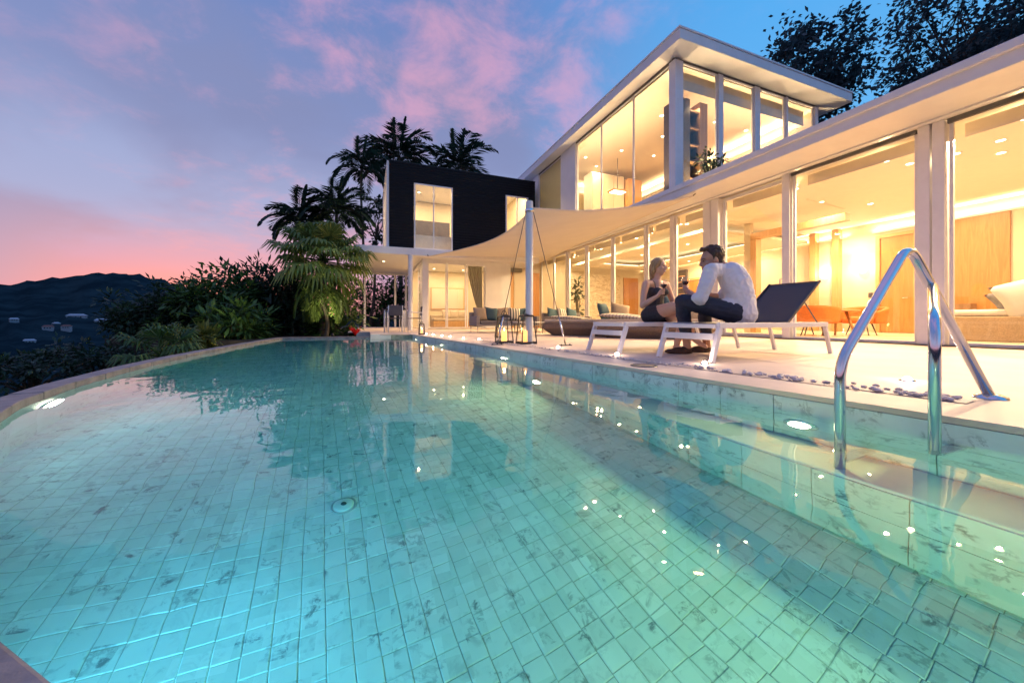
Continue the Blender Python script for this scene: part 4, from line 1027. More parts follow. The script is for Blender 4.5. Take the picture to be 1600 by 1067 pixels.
# curtain gathered with a tie
def curt(u, v):
    z = 2.62 - v * 2.56; k = abs(v - .72) / .72 if v < .72 else (v - .72) / .28 * .6; w_ = .18 + .52 * (k ** .8 if v < .72 else k)
    x1 = 4.50; x = x1 - w_ * (1 - u)
    return V((x, 14.88 + .035 * math.sin(u * 38) * (1 - .5 * math.exp(-((v - .72) / .1) ** 2)), z))
cu = thing('curtain', 'grey-green curtain tied back at the bedroom window', 'curtain', (4.3, 14.88, .05))
MB().grid(curt, 60, 24).build('cloth', 'curtain', cu).modifiers.new('t', 'SOLIDIFY').thickness = .003
MB().tube([(4.28, 14.84, .80), (4.35, 14.82, .78), (4.46, 14.82, .80), (4.52, 14.86, .86)], .02, 8).build('tie', 'curtain', cu)
MB().tube([(3.8, 14.88, 2.63), (4.54, 14.88, 2.63)], .012, 8).build('rod', 'steel', cu)
# terrace table and chairs at the far end
tt = thing('dining_table', 'white legged terrace table with dark top at the far pool end', 'table', (.78, 12.3, 0))
B(.45, 1.12, 12.0, 12.6, .70, .735).build('tabletop', 'dark', tt, .006)
for x in (.49, 1.08):
    for y in (12.04, 12.56): MB().tube([(x, y, 0), (x, y, .70)], .016, 8).build('leg', 'white', tt)
def chair(label, c, ang):
    t = thing('terrace_chair', label, 'chair', (0, 0, 0), 'white framed terrace chairs')
    for sx in (-.2, .2):
        MB().tube([(sx, -.2, 0), (sx, -.2, .64), (sx, .2, .62)], .013, 8).build('leg', 'white', t); MB().tube([(sx, .22, 0), (sx, .2, .45), (sx, .24, .82)], .013, 8).build('leg', 'white', t)
    B(-.2, .2, -.2, .2, .42, .45).build('seat', 'sling', t, .008); B(-.2, .2, .205, .235, .52, .82).build('backrest', 'sling', t, .008)
    t.location = (c[0], c[1], 0); t.rotation_euler = (0, 0, R(ang))
chair('white framed dark chair on the pool side of the terrace table', (.78, 11.75), 178); chair('white framed dark chair behind the terrace table, by the posts', (.8, 12.95), -4); chair('white framed dark chair at the post end of the terrace table', (1.42, 12.3), -90)
# ================================================================== PLANTS
def quadleaf(mb, p, d_, n_, l, w_, fold=.15):
    d_ = d_.normalized(); s_ = d_.cross(n_)
    if s_.length < 1e-4: s_ = d_.orthogonal()
    s_.normalize(); up = s_.cross(d_)
    a, b, t = p, p + d_ * l * .5, p + d_ * l
    mb.add([a, b + s_ * w_ / 2 + up * fold * w_, t, b - s_ * w_ / 2 + up * fold * w_, b], [(0, 1, 4), (1, 2, 4), (0, 4, 3), (4, 2, 3)])
def frond(mb, base, az, el, L, droop, rng, ll=.5, n=26, w_=.035, hang=.5, stem=None):
    """feather leaf: arching rib with leaflets on both sides"""
    d_ = V((math.cos(az) * math.cos(el), math.sin(az) * math.cos(el), math.sin(el))); p = V(base); path = [p.copy()]; dirs = [d_.copy()]
    for i in range(n):
        d_ = (d_ + V((0, 0, -droop / n * (1 + i / n)))).normalized(); p = p + d_ * (L / n); path.append(p.copy()); dirs.append(d_.copy())
    (stem or mb).tube(path[::3] + [path[-1]], [.022 * (1 - .8 * k / (len(path[::3]))) for k in range(len(path[::3]) + 1)], 5)
    for i in range(4, n + 1):
        t = i / n; side = dirs[i].cross(V((0, 0, 1)))
        if side.length < 1e-3: side = V((1, 0, 0))
        side.normalize(); ln = ll * (math.sin(math.pi * (t * .86 + .1)) ** .7) * rng.uniform(.85, 1.1)
        for s_ in (-1, 1):
            ld = (side * s_ + dirs[i] * (.55 + .5 * t) + V((0, 0, .25 - hang * rng.uniform(.6, 1.3)))).normalized()
            quadleaf(mb, path[i], ld, V((0, 0, 1)), ln, w_ * rng.uniform(.8, 1.2), .2)
def palm(label, base, crown, L, nf, ll, w_, m='leaf_dark', rad=.09, droop=1.5, hang=.5, seed=1, spear=True, group=None, name='palm_tree', tilt0=.15):
    rng = random.Random(seed); base, crown = V(base), V(crown)
    t = thing(name, label, 'palm', base, group)
    path = [base.lerp(crown, k / 8) + V((.12 * math.sin(k * .5), .1 * math.sin(k * .4), 0)) * (0 if k in (0, 8) else 1) for k in range(9)]
    MB().tube(path, [rad * (1.3 if k == 0 else 1 - .25 * k / 8) for k in range(9)], 10).build('trunk', 'palm_trunk', t)
    MB().tube([crown - V((0, 0, L * .22)), crown + V((0, 0, L * .04))], [rad * .85, rad * .5], 8).build('crownshaft', 'leaf', t)
    mb = MB()
    for k in range(nf):
        az = k * 2.399 + rng.uniform(-.25, .25); el = tilt0 + 1.15 * (1 - k / nf) ** .9 + rng.uniform(-.1, .1)
        frond(mb, crown, az, el, L * rng.uniform(.85, 1.1), droop * rng.uniform(.75, 1.2), rng, ll, 24, w_, hang)
    if spear:
        for k in range(2): frond(mb, crown, k * 2.2, 1.45, L * .9, .25, rng, ll * .8, 20, w_, .1)
    mb.build('crown', m, t); return t
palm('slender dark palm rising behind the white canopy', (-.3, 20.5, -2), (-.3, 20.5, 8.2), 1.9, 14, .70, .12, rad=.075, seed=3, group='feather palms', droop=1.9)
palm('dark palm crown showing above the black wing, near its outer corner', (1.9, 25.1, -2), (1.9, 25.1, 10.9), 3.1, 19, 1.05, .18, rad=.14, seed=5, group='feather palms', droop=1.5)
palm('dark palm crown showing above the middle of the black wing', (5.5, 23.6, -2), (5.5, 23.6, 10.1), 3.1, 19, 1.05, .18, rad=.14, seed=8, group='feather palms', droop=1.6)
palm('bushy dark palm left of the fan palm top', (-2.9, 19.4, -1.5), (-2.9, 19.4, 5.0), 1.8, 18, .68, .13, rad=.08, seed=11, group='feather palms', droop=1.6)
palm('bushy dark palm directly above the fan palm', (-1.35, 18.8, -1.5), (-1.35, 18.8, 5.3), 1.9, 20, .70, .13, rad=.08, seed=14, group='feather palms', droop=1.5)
palm('low yellow-green palm with hanging fronds under the fan palm', (-1.35, 13.55, -.4), (-1.42, 13.55, 1.35), 1.35, 22, .46, .06, 'leaf_fern', .07, 3.6, .9, 21, False, None, 'weeping_palm', .1)
# fan palm
def fan_palm(label, base, crown, nl, R0, seed, m='leaf_fan'):
    rng = random.Random(seed); base, crown = V(base), V(crown)
    t = thing('fan_palm', label, 'palm', base)
    MB().tube([base, base.lerp(crown, .5), crown], [.15, .12, .10], 12).build('trunk', 'palm_trunk', t)
    pet = MB(); mb = MB()
    for k in range(nl):
        az = k * 2.399 + rng.uniform(-.2, .2); el = 1.35 - 1.95 * (k / nl) + rng.uniform(-.12, .12); L = R0 * rng.uniform(.55, .8)
        d_ = V((math.cos(az) * math.cos(el), math.sin(az) * math.cos(el), math.sin(el)))
        p1 = crown + d_ * L * .6; p2 = crown + d_ * L + V((0, 0, -.05))
        pet.tube([crown, p1, p2], [.022, .016, .012], 5)
        out = (p2 - p1).normalized(); side = out.cross(V((0, 0, 1))).normalized(); up = side.cross(out)
        nseg = 26; fr = R0 * .66 * rng.uniform(.85, 1.1)
        for q in range(nseg):
            a = R(-130 + 260 * (q + .5) / nseg); dd = (out * math.cos(a) + side * math.sin(a))
            l = fr * (.78 + .22 * math.cos(a)) * rng.uniform(.93, 1.05); sag = .30 + .25 * (k / nl)
            tip0 = p2 + dd * l * .70 + up * (.03 * math.cos(q * math.pi)); tip = p2 + dd * l + V((0, 0, -sag * l * rng.uniform(.7, 1.2)))
            s2 = (out * -math.sin(a) + side * math.cos(a)); w_ = l * .62 * R(260 / nseg) * .60
            mb.add([p2, tip0 + s2 * w_, tip0 - s2 * w_, tip, tip0 + up * .02], [(0, 1, 4), (0, 4, 2), (1, 3, 4), (4, 3, 2)])
    pet.build('petioles', 'leaf', t); mb.build('crown', m, t)
fan_palm('large fan palm with broad lit leaves at the far pool end', (-1.43, 14.1, -.4), (-1.43, 14.1, 2.40), 38, 1.32, 4)
fan_palm('small fan palm with drooping leaves beside the curved coping', (-3.3, 8.1, -2.6), (-3.3, 8.1, -.25), 12, .62, 9, 'leaf')
# leafy shrubs
def shrub(label, c, rad, nl, size, m='leaf_dark', seed=1, shape=.45, group=None, name='shrub', stem_to=None, cat='shrub'):
    rng = random.Random(seed); c = V(c); rx, ry, rz = rad
    gz = c.z - rz * 1.6 if stem_to is None else stem_to
    t = thing(name, label, cat, (c.x, c.y, gz), group); st = MB(); mb = MB()
    ncl = max(10, nl // 45); cl = []
    for k in range(ncl):
        v = V((rng.gauss(0, 1), rng.gauss(0, 1), rng.gauss(0, 1))).normalized() * rng.uniform(.35, 1.0)
        p = c + V((v.x * rx, v.y * ry, v.z * rz)); cl.append(p)
        mid = V((c.x + (p.x - c.x) * .35, c.y + (p.y - c.y) * .35, (gz + p.z) / 2)); st.tube([(c.x + v.x * .15, c.y + v.y * .15, gz), mid, p], [.03, .02, .006], 5)
    for k in range(nl):
        p0 = rng.choice(cl); rr = min(rx, rz) * .30
        off = V((rng.gauss(0, 1), rng.gauss(0, 1), rng.gauss(0, .8))) * rr; dd = (off.normalized() + V((0, 0, -.15 + rng.uniform(-.4, .5)))).normalized()
        quadleaf(mb, p0 + off * .7, dd, V((rng.uniform(-.5, .5), rng.uniform(-.5, .5), 1)), size * rng.uniform(.6, 1.3), size * shape * rng.uniform(.7, 1.2), .12)
    st.build('stems', 'bark', t); mb.build('foliage', m, t); return t
def at_px(u, v, f):      # helper used only while laying out the garden beds
    r_ = (u - 800) / 572.17 * f; return V((f * .36596 + r_ * .93063, f * .93063 - r_ * .36596, .38 + (500 - v) / 572.17 * f))
SH = [((405, 468), (1.6, 1.2, 1.25), 13.0, 3000, .30, 'leaf_dark', .30, 'tall dark shrub close to the fan palm'),
      ((335, 474), (1.35, 1.1, 1.05), 11.8, 3000, .24, 'leaf', .45, 'rounded dark shrub in the middle of the hedge'),
      ((262, 482), (1.35, 1.1, .8), 11.5, 2600, .20, 'leaf_dark', .45, 'lower green shrub at the hill end of the hedge'),
      ((365, 508), (1.0, .9, .65), 10.6, 1300, .34, 'leaf', .28, 'green long-leaved shrub just behind the pool rim'),
      ((215, 508), (.9, .9, .55), 11.0, 1300, .18, 'leaf_dark', .5, 'dark shrub lowest on the slope'),
      ((455, 485), (1.3, 1.0, 1.3), 13.2, 2800, .30, 'leaf_dark', .35, 'dark shrub at the foot of the fan palm'),
      ((300, 535), (.5, .5, .35), 8.2, 420, .26, 'leaf_yellow', .35, 'small yellow-green plant against the coping'),
      ((150, 556), (1.1, 1.0, .40), 9.5, 1100, .16, 'leaf_dark', .5, 'dark bush beyond the bright pool lamp'),
      ((50, 572), (1.3, 1.0, .35), 8.0, 1200, .14, 'leaf_dark', .5, 'dark bush at the picture edge beyond the coping'),
      ((515, 505), (1.0, .6, .75), 13.0, 1500, .26, 'leaf', .4, 'green shrub hiding the fan palm trunk'),
      ((590, 470), (2.6, 1.0, 1.5), 24.0, 2200, .38, 'leaf', .4, 'leafy garden shrub behind the covered dining place'),
      ((660, 455), (2.4, 1.0, 1.8), 25.0, 1500, .38, 'leaf_dark', .4, 'dark garden shrub behind the bedroom')]
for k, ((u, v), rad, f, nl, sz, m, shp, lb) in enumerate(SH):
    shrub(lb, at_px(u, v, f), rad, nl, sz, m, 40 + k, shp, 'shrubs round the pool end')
for lb, p, aim, pw in (('small garden spotlight under the fan palm', (-1.0, 12.4, -.15), (-1.45, 14.0, 2.9), 16), ('small garden spotlight in front of the hedge', (-2.9, 10.4, -.5), (-4.2, 12.0, 1.0), 5)):  # added lamps hidden among the plants, brightening palm and hedge
    t = thing('garden_spotlight', lb, 'lamp', p, 'garden spotlights'); d_ = (V(aim) - V(p)).normalized()
    MB().tube([V(p) - V((0, 0, .25)), V(p)], .012, 8).build('spike', 'dark', t); MB().tube([V(p), V(p) + d_ * .12], [.03, .045], 14).build('housing', 'dark', t)
    area('spot', V(p) + d_ * .13, aim, .08, pw, (1, .85, .50), t, 90)
# broad banana-like leaves above the hedge
def banana(label, base, n_, L, seed):
    rng = random.Random(seed); base = V(base); t = thing('banana_plant', label, 'plant', base); st = MB(); mb = MB()
    for k in range(n_):
        az = k * 2.399 + rng.uniform(-.3, .3); lean = rng.uniform(.25, .9); top = base + V((math.cos(az) * lean, math.sin(az) * lean, L * rng.uniform(.75, 1)))
        st.tube([base, base.lerp(top, .5) + V((0, 0, .1)), top], [.05, .035, .02], 6)
        l = rng.uniform(.8, 1.2); d_ = V((math.cos(az) * .8, math.sin(az) * .8, .55)).normalized(); p = top.copy(); side = d_.cross(V((0, 0, 1))).normalized(); prev = None
        for q in range(9):
            w_ = .17 * math.sin(math.pi * (q / 8 * .92 + .05)); cur = [p + side * w_ + V((0, 0, .04)), p.copy(), p - side * w_ + V((0, 0, .04))]
            if prev: mb.add(prev + cur, [(0, 1, 4, 3), (1, 2, 5, 4)])
            prev = cur; d_ = (d_ + V((0, 0, -.16))).normalized(); p = p + d_ * l / 8
    st.build('stems', 'leaf', t); mb.build('leaves', 'leaf_dark', t)
banana('dark broad-leaved banana plant standing above the hedge', at_px(385, 505, 12.6) - V((0, 0, .9)), 12, 1.9, 2); banana('second banana plant leaning over the hedge toward the hill', at_px(335, 512, 12.2) - V((0, 0, 1)), 9, 1.7, 6)
# red bromeliad
br = thing('bromeliad', 'small red bromeliad at the far pool edge', 'plant', (-.33, 11.1, -.05)); mb = MB(); rng = random.Random(2)
for k in range(16):
    az = k * 2.399; quadleaf(mb, V((-.33, 11.1, -.05)), V((math.cos(az) * .6, math.sin(az) * .6, 1.0 - .03 * k)), V((0, 0, 1)), rng.uniform(.2, .34), .07, .3)
mb.build('leaves', 'petal', br)
# pot with branches on the roof terrace
shrub('potted branching plant outside the upper corner window', (7.98, 6.72, 4.30), (.42, .12, .42), 260, .16, 'leaf_dark', 77, .4, None, 'potted_plant', 3.56, 'plant')
pt = thing('plant_pot', 'dark pot of the plant on the roof terrace', 'pot', (7.98, 6.72, 3.556)); MB().lathe([(0, .001), (.11, .001), (.15, .28), (.16, .30), (.13, .30), (.12, .26), (0, .25)], (7.98, 6.72, 3.556), 18).build('pot', 'dark', pt)
shrub('indoor fig plant with large dark leaves behind the low glass', (8.55, 13.9, 1.45), (.28, .28, .75), 90, .26, 'leaf_dark', 78, .6, None, 'fig_plant', .02, 'plant')
fp = thing('fig_pot', 'pale pot of the indoor fig plant', 'pot', (8.55, 13.9, .017)); MB().lathe([(0, .001), (.15, .001), (.19, .34), (.20, .36), (.17, .36), (.16, .30), (0, .29)], (8.55, 13.9, .017), 18).build('pot', 'white', fp)
# ---- trees behind the house
def tree(label, base, c, rad, ncl, per, size, seed, m='leaf_dark', trunk=.22, group='trees behind the house'):
    rng = random.Random(seed); base, c = V(base), V(c); rx, ry, rz = rad
    t = thing('broadleaf_tree', label, 'tree', base, group); st = MB(); mb = MB()
    fork = c - V((0, 0, rz * .75)); st.tube([base, base.lerp(fork, .5) + V((.2, .1, 0)), fork], [trunk, trunk * .8, trunk * .65], 8)
    mains = []
    for k in range(7):
        az = k * .9 + rng.uniform(-.2, .2); e_ = c + V((math.cos(az) * rx * .55, math.sin(az) * ry * .55, rz * rng.uniform(-.15, .65)))
        st.tube([fork, fork.lerp(e_, .5) + V((rng.uniform(-.3, .3), 0, rng.uniform(0, .3))), e_], [trunk * .5, trunk * .3, trunk * .14], 6); mains.append(e_)
    for k in range(ncl):
        v = V((rng.gauss(0, 1), rng.gauss(0, 1), rng.gauss(0, 1))).normalized() * rng.uniform(.5, 1.0) ** .6
        p = c + V((v.x * rx, v.y * ry, v.z * rz)); q = min(mains, key=lambda e_: (e_ - p).length)
        st.tube([q, q.lerp(p, .5) + V((rng.uniform(-.2, .2), rng.uniform(-.2, .2), .1)), p], [trunk * .13, trunk * .08, .012], 4)
        cr = rng.uniform(.25, .6) * min(rx, rz) * .36
        for j in range(per):
            off = V((rng.gauss(0, 1), rng.gauss(0, 1), rng.gauss(0, .85))) * cr
            quadleaf(mb, p + off, V((rng.uniform(-1, 1), rng.uniform(-1, 1), rng.uniform(-.9, .6))), V((rng.uniform(-1, 1), rng.uniform(-1, 1), 1)), size * rng.uniform(.6, 1.3), size * .55, .1)
    st.build('trunk', 'bark', t); mb.build('crown', m, t)
tree('dense dark tree standing behind the upper roof corner', (30.3, 17.0, 6), (30.3, 17.0, 18.7), (3.1, 3.0, 3.8), 85, 70, .42, 5, 'leaf_blue')
tree('large airy tree above the right wing roof', (40.5, 13.0, 12), (42.0, 13.6, 22.6), (5.0, 4.5, 5.0), 95, 55, .44, 9, 'leaf_blue')
tree('small leafy tree left of the black wing', (-.2, 24, -2), at_px(588, 345, 22), (.9, .9, 1.6), 26, 26, .26, 12, trunk=.10)
# garden soil and the mass of undergrowth on the slope
MBg = MB(); MBg.prism([(-.66, 10.95), (-.66, 40), (-9, 40), (-7, 14), (-2.4, 10.95)], -1.2, -.16)
tag(MBg.build('garden_bed', 'soil'), 'dark planted soil beyond the pool end', None, kind='structure')
mb = MB(); rng = random.Random(99)
for k in range(9000):
    az = R(rng.uniform(-52, -14)); r_ = 4.2 + 16 * rng.random() ** 1.4; x, y = r_ * math.sin(az), r_ * math.cos(az)
    if inside(x, y, offset(POOL, .5)): continue
    z = terrain(math.degrees(az), r_); top = min(1.2 + .06 * r_, 2.0)
    p = V((x, y, z + rng.random() ** .6 * top + noise.noise(V((x * .6, y * .6, 0))) * .5))
    quadleaf(mb, p, V((rng.uniform(-1, 1), rng.uniform(-1, 1), rng.uniform(-.3, .9))), V((0, 0, 1)), rng.uniform(.12, .34), rng.uniform(.05, .13), .15)
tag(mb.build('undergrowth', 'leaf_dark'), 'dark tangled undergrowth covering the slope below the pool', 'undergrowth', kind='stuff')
# ---- houses on the far slope
def far_house(label, u, r_, s_, roof, ang, wide=1.0):
    az = YAW + math.degrees(math.atan((u - 800) / 572.17)); x, y = r_ * math.sin(R(az)), r_ * math.cos(R(az)); z = terrain(az, r_) - .6
    t = thing('hillside_house', label, 'house', (x, y, z), 'houses on the far hillside')
    M = Matrix.Rotation(R(ang), 3, 'Z'); w2, d2, h = s_ * wide / 2, s_ * .35, s_ * .34
    def b(mb): mb.v = [M @ v + V((x, y, z)) for v in mb.v]; return mb
    b(MB().box(-w2, w2, -d2, d2, -3, h)).build('wall', 'house_wall', t)
    e = 1.12
    b(MB().add([(-w2 * e, -d2 * e, h), (w2 * e, -d2 * e, h), (w2 * e, d2 * e, h), (-w2 * e, d2 * e, h), (-w2 * .7, 0, h * 1.75), (w2 * .7, 0, h * 1.75)], [(0, 1, 5, 4), (1, 2, 5), (2, 3, 4, 5), (3, 0, 4), (3, 2, 1, 0)])).build('roof', roof, t)
    for k in (-.5, 0, .5): b(MB().box(w2 * k - s_ * .06, w2 * k + s_ * .06, -d2 - .05, -d2 + .1, h * .25, h * .7)).build('window', 'dark', t)
far_house('broad pale-roofed house highest on the far slope', 160, 430, 6.3, 'roof_white', 25, 1.3); far_house('long pale building left of the broad pale-roofed house', 120, 470, 6.3, 'roof_white', 15, 1.7)
far_house('pale house at the edge of the village below the hill', 22, 455, 4.2, 'roof_white', 40); far_house('pale house lowest in the village below the hill', 46, 345, 3.8, 'roof_white', 35, 1.2)
far_house('red roofed house in the middle of the village', 75, 390, 4.6, 'roof_red', 20); far_house('dark red roofed house beside the lowest pale house', 66, 365, 3.4, 'roof_red', 60); far_house('brown roofed house at the village end near the shrubs', 104, 385, 4.2, 'roof_red', 10); far_house('small grey house above the red roofed ones', 88, 425, 3.4, 'roof_white', 70)
# ================================================================== PEOPLE
def organic(name, mb, m, parent, voxel=.009, it=3, fac=.6):
    """grow one continuous skin round overlapping limb volumes"""
    me = mb.mesh(name + '_raw'); o = bpy.data.objects.new(name + '_raw', me); COL.objects.link(o)
    r_ = o.modifiers.new('r', 'REMESH'); r_.mode = 'VOXEL'; r_.voxel_size = voxel; r_.use_smooth_shade = True
    s_ = o.modifiers.new('s', 'SMOOTH'); s_.iterations = it; s_.factor = fac
    dg = bpy.context.evaluated_depsgraph_get(); me2 = bpy.data.meshes.new_from_object(o.evaluated_get(dg)); me2.name = name
    bpy.data.objects.remove(o); bpy.data.meshes.remove(me)
    off = wloc(parent); me2.transform(Matrix.Translation(-off)); me2.materials.clear(); me2.materials.append(MATS[m])
    me2.polygons.foreach_set('use_smooth', [True] * len(me2.polygons))
    q = bpy.data.objects.new(name, me2); COL.objects.link(q); q.parent = parent; return q
def chain(mb, pts):
    for (a, ra), (b, rb) in zip(pts, pts[1:]): mb.capsule(a, ra, b, rb)
def basis(f, up=(0, 0, 1)):
    f = V(f).normalized(); r_ = f.cross(V(up)).normalized(); u = r_.cross(f); return f, r_, u
def grip_hand(mb, wrist, stem, s=1.0):
    """palm beside the stem, four fingers curled round it, thumb closing from the other side"""
    wrist, stem = V(wrist), V(stem); to = V((stem.x - wrist.x, stem.y - wrist.y, 0)).normalized(); side = V((-to.y, to.x, 0))
    palm_ = stem - to * .045 * s + side * .018 * s
    mb.capsule(wrist, .022 * s, palm_, .026 * s); mb.ell(palm_, (.020 * s, .030 * s, .038 * s), Matrix.Rotation(math.atan2(to.y, to.x), 3, 'Z'))
    for k, (dz, r_) in enumerate(((.030, .0085), (.011, .009), (-.009, .0085), (-.027, .0075))):
        rad = .021 * s; pts = []
        for a in (150, 100, 45, -10, -60):
            a = R(a * (1 - .04 * k)); pts.append((stem + (-to * math.cos(math.pi - a) * -1) * 0 + (to * -math.cos(a) * -1 * -1 + side * math.sin(a)) * rad + V((0, 0, dz * s)), r_ * s * (1 - .05 * len(pts))))
        pts[0] = (palm_ + side * .012 * s + V((0, 0, dz * s)), r_ * s * 1.1); chain(mb, pts)
    chain(mb, [(palm_ - side * .02 * s + V((0, 0, .01)), .011 * s), (stem - to * .020 * s - side * .022 * s + V((0, 0, .026 * s)), .010 * s), (stem + to * .012 * s - side * .018 * s + V((0, 0, .040 * s)), .008 * s)])
def flat_hand(mb, wrist, d_, down, s=1.0):
    wrist = V(wrist); f, r_, u = basis(d_, down); palm_ = wrist + f * .05 * s
    mb.capsule(wrist, .021 * s, palm_, .024 * s)
    for k in (-1.5, -.5, .5, 1.5):
        l = (.078, .088, .082, .066)[int(k + 1.5)] * s; b0 = palm_ + f * .025 * s + r_ * k * .018 * s
        chain(mb, [(palm_ + r_ * k * .012 * s, .013 * s), (b0, .0095 * s), (b0 + f * l * .5 + u * .004, .0085 * s), (b0 + f * l * .9 + u * .022 * s, .0075 * s)])
    chain(mb, [(wrist + f * .02 * s + r_ * .018 * s, .012 * s), (wrist + f * .055 * s + r_ * .045 * s, .010 * s), (wrist + f * .085 * s + r_ * .052 * s, .008 * s)])
def head(mb, c, f, s=1.0, jaw=1.0):
    """skull, cheeks, jaw, nose, brow, lips and ears"""
    c = V(c); f, r_, u = basis(f); M = Matrix((r_, f, u)).transposed()
    E = lambda x, y, z, a, b, d_: mb.ell(c + (r_ * x + f * y + u * z) * s, (a * s, b * s, d_ * s), M)
    E(0, -.012, .030, .072, .092, .085); E(0, .018, -.030, .058, .068, .078); E(0, .040, -.082 , .030 * jaw, .035, .030); E(0, .015, -.075, .046 * jaw, .055, .032)
    E(.034, .052, -.022, .026, .028, .026); E(-.034, .052, -.022, .026, .028, .026); E(0, .066, .028, .05, .020, .022)
    mb.capsule(c + (f * .080 + u * .012) * s, .008 * s, c + (f * .104 - u * .026) * s, .0125 * s); E(.012, .090, -.030, .009, .011, .008); E(-.012, .090, -.030, .009, .011, .008)
    E(0, .080, -.055, .021, .012, .007); E(0, .077, -.067, .018, .012, .008)
    for sx in (-1, 1): E(sx * .073, -.012, -.008, .010, .019, .032)
    return f, r_, u
def face_bits(par, c, f, s, smile, brow):
    c = V(c); f, r_, u = basis(f); M = Matrix((r_, f, u)).transposed()
    e = MB(); b = MB()
    for sx in (-1, 1):
        e.ell(c + (r_ * sx * .031 + f * .081 + u * .004) * s, (.011 * s, .006 * s, .005 * s), M, 10, 6)
        b.tube([c + (r_ * sx * .016 + f * .088 + u * .021) * s, c + (r_ * sx * .034 + f * .084 + u * .026) * s, c + (r_ * sx * .050 + f * .068 + u * .019) * s], .0028 * s, 5)
    e.build('eyes', 'eye', par); b.build('eyebrows', brow, par)
    if smile:
        m = MB(); m.tube([c + (r_ * x + f * (.092 - abs(x) * .6) + u * (-.060 + abs(x) * .35)) * s for x in (-.026, -.015, 0, .015, .026)], [.002 * s, .0042 * s, .005 * s, .0042 * s, .002 * s], 6); m.build('teeth', 'teeth', par)
    l = MB()
    l.tube([c + (r_ * x + f * (.0915 - abs(x) * .6) + u * (-.0525 + abs(x) * .36)) * s for x in (-.029, -.015, 0, .015, .029)], [.0015 * s, .0034 * s, .003 * s, .0034 * s, .0015 * s], 6)
    l.tube([c + (r_ * x + f * (.090 - abs(x) * .6) + u * (-.0685 + abs(x) * .5)) * s for x in (-.027, -.015, 0, .015, .027)], [.0015 * s, .004 * s, .0048 * s, .004 * s, .0015 * s], 6); l.build('lips', 'lips', par)
def wine_glass(label, x, y, z):
    t = thing('wine_glass', label, 'wine glass', (x, y, z), 'glasses of red wine')
    MB().lathe([(.0, .003), (.030, .002), (.034, .0), (.034, .002), (.006, .007), (.0038, .02), (.0036, .085), (.007, .094), (.022, .103), (.036, .125), (.040, .148), (.037, .178), (.032, .205), (.0312, .205), (.036, .178), (.0388, .148), (.035, .126), (.021, .105), (.0, .098)], (x, y, z), 26).build('bowl_and_stem', 'glass_clear', t)
    MB().lathe([(0, .0995), (.020, .106), (.0335, .127), (.0375, .143), (0, .143)], (x, y, z), 24).build('wine', 'wine', t)
# ---- woman
wm = thing('person', 'person in a dark strappy dress with long fair hair, holding wine on the far lounger', 'person', (3.42, 3.70, .345))
sk = MB(); H_ = (3.42, 3.625, 1.050); FW = (.34, -.93, -.04); s = 1.0
head(sk, H_, FW, .97, .9)
chain(sk, [((3.415, 3.655, .87), .050), ((3.42, 3.64, .97), .043), ((3.42, 3.64, 1.03), .045)])
chain(sk, [((3.42, 3.71, .44), .125), ((3.42, 3.70, .60), .098), ((3.415, 3.685, .74), .108), ((3.41, 3.67, .83), .085)])
sk.capsule((3.28, 3.66, .835), .050, (3.55, 3.68, .835), .050); sk.ell((3.372, 3.595, .74), (.055, .05, .05)); sk.ell((3.475, 3.60, .74), (.055, .05, .05))
WR = (3.215, 3.43, .665); GW = (3.248, 3.365, .655)
chain(sk, [((3.243, 3.655, .832), .047), ((3.205, 3.655, .70), .040), ((3.172, 3.64, .555), .034), ((3.19, 3.54, .61), .034), (WR, .022)])
grip_hand(sk, WR, (GW[0], GW[1], GW[2] + .055), .95)
chain(sk, [((3.59, 3.68, .832), .047), ((3.64, 3.66, .70), .040), ((3.665, 3.61, .575), .034), ((3.57, 3.50, .555), .032), ((3.50, 3.44, .57), .021)])
flat_hand(sk, (3.50, 3.44, .575), (-.8, -.45, .0), (0, 0, 1), .92)
chain(sk, [((3.33, 3.68, .445), .098), ((3.37, 3.47, .50), .083), ((3.40, 3.27, .545), .058), ((3.46, 3.24, .40), .057), ((3.54, 3.22, .20), .034), ((3.57, 3.21, .16), .034)])
chain(sk, [((3.51, 3.69, .44), .098), ((3.49, 3.48, .445), .080), ((3.475, 3.30, .44), .056), ((3.46, 3.32, .26), .050), ((3.44, 3.36, .08), .033)])
chain(sk, [((3.57, 3.22, .155), .034), ((3.60, 3.16, .10), .030), ((3.62, 3.10, .07), .020)]); chain(sk, [((3.44, 3.37, .055), .035), ((3.46, 3.29, .032), .031), ((3.47, 3.21, .024), .020)])
organic('body', sk, 'skin_w', wm, .0075)
face_bits(wm, H_, FW, .97, True, 'hair_blond')
f, r_, u = basis(FW); hc = V(H_); hm = MB(); M = Matrix((r_, f, u)).transposed(); S = .97
hm.ell(hc + (f * -.020 + u * .036) * S, (.082 * S, .093 * S, .090 * S), M); hm.ell(hc + (f * -.045 + u * .0) * S, (.078 * S, .065 * S, .09 * S), M)
for sx in (-1, 1): chain(hm, [(hc + (r_ * sx * .055 + f * .03 + u * .07) * S, .025), (hc + (r_ * sx * .075 - f * .005 + u * .01) * S, .020), (hc + (r_ * sx * .072 - f * .045 - u * .07) * S, .024)])
chain(hm, [(hc + (f * -.07 + u * .0) * S, .06), (hc + (f * -.075 - u * .10) * S, .052), (hc + (f * -.085 - u * .20 - r_ * .02) * S, .040), (hc + (f * -.08 - u * .28 - r_ * .03) * S, .020)])
chain(hm, [(hc + (r_ * -.05 - f * .05 - u * .06) * S, .035), (hc + (r_ * -.065 - f * .055 - u * .16) * S, .028), (hc + (r_ * -.07 - f * .05 - u * .24) * S, .014)])
organic('hair', hm, 'hair_blond', wm, .007, 2)
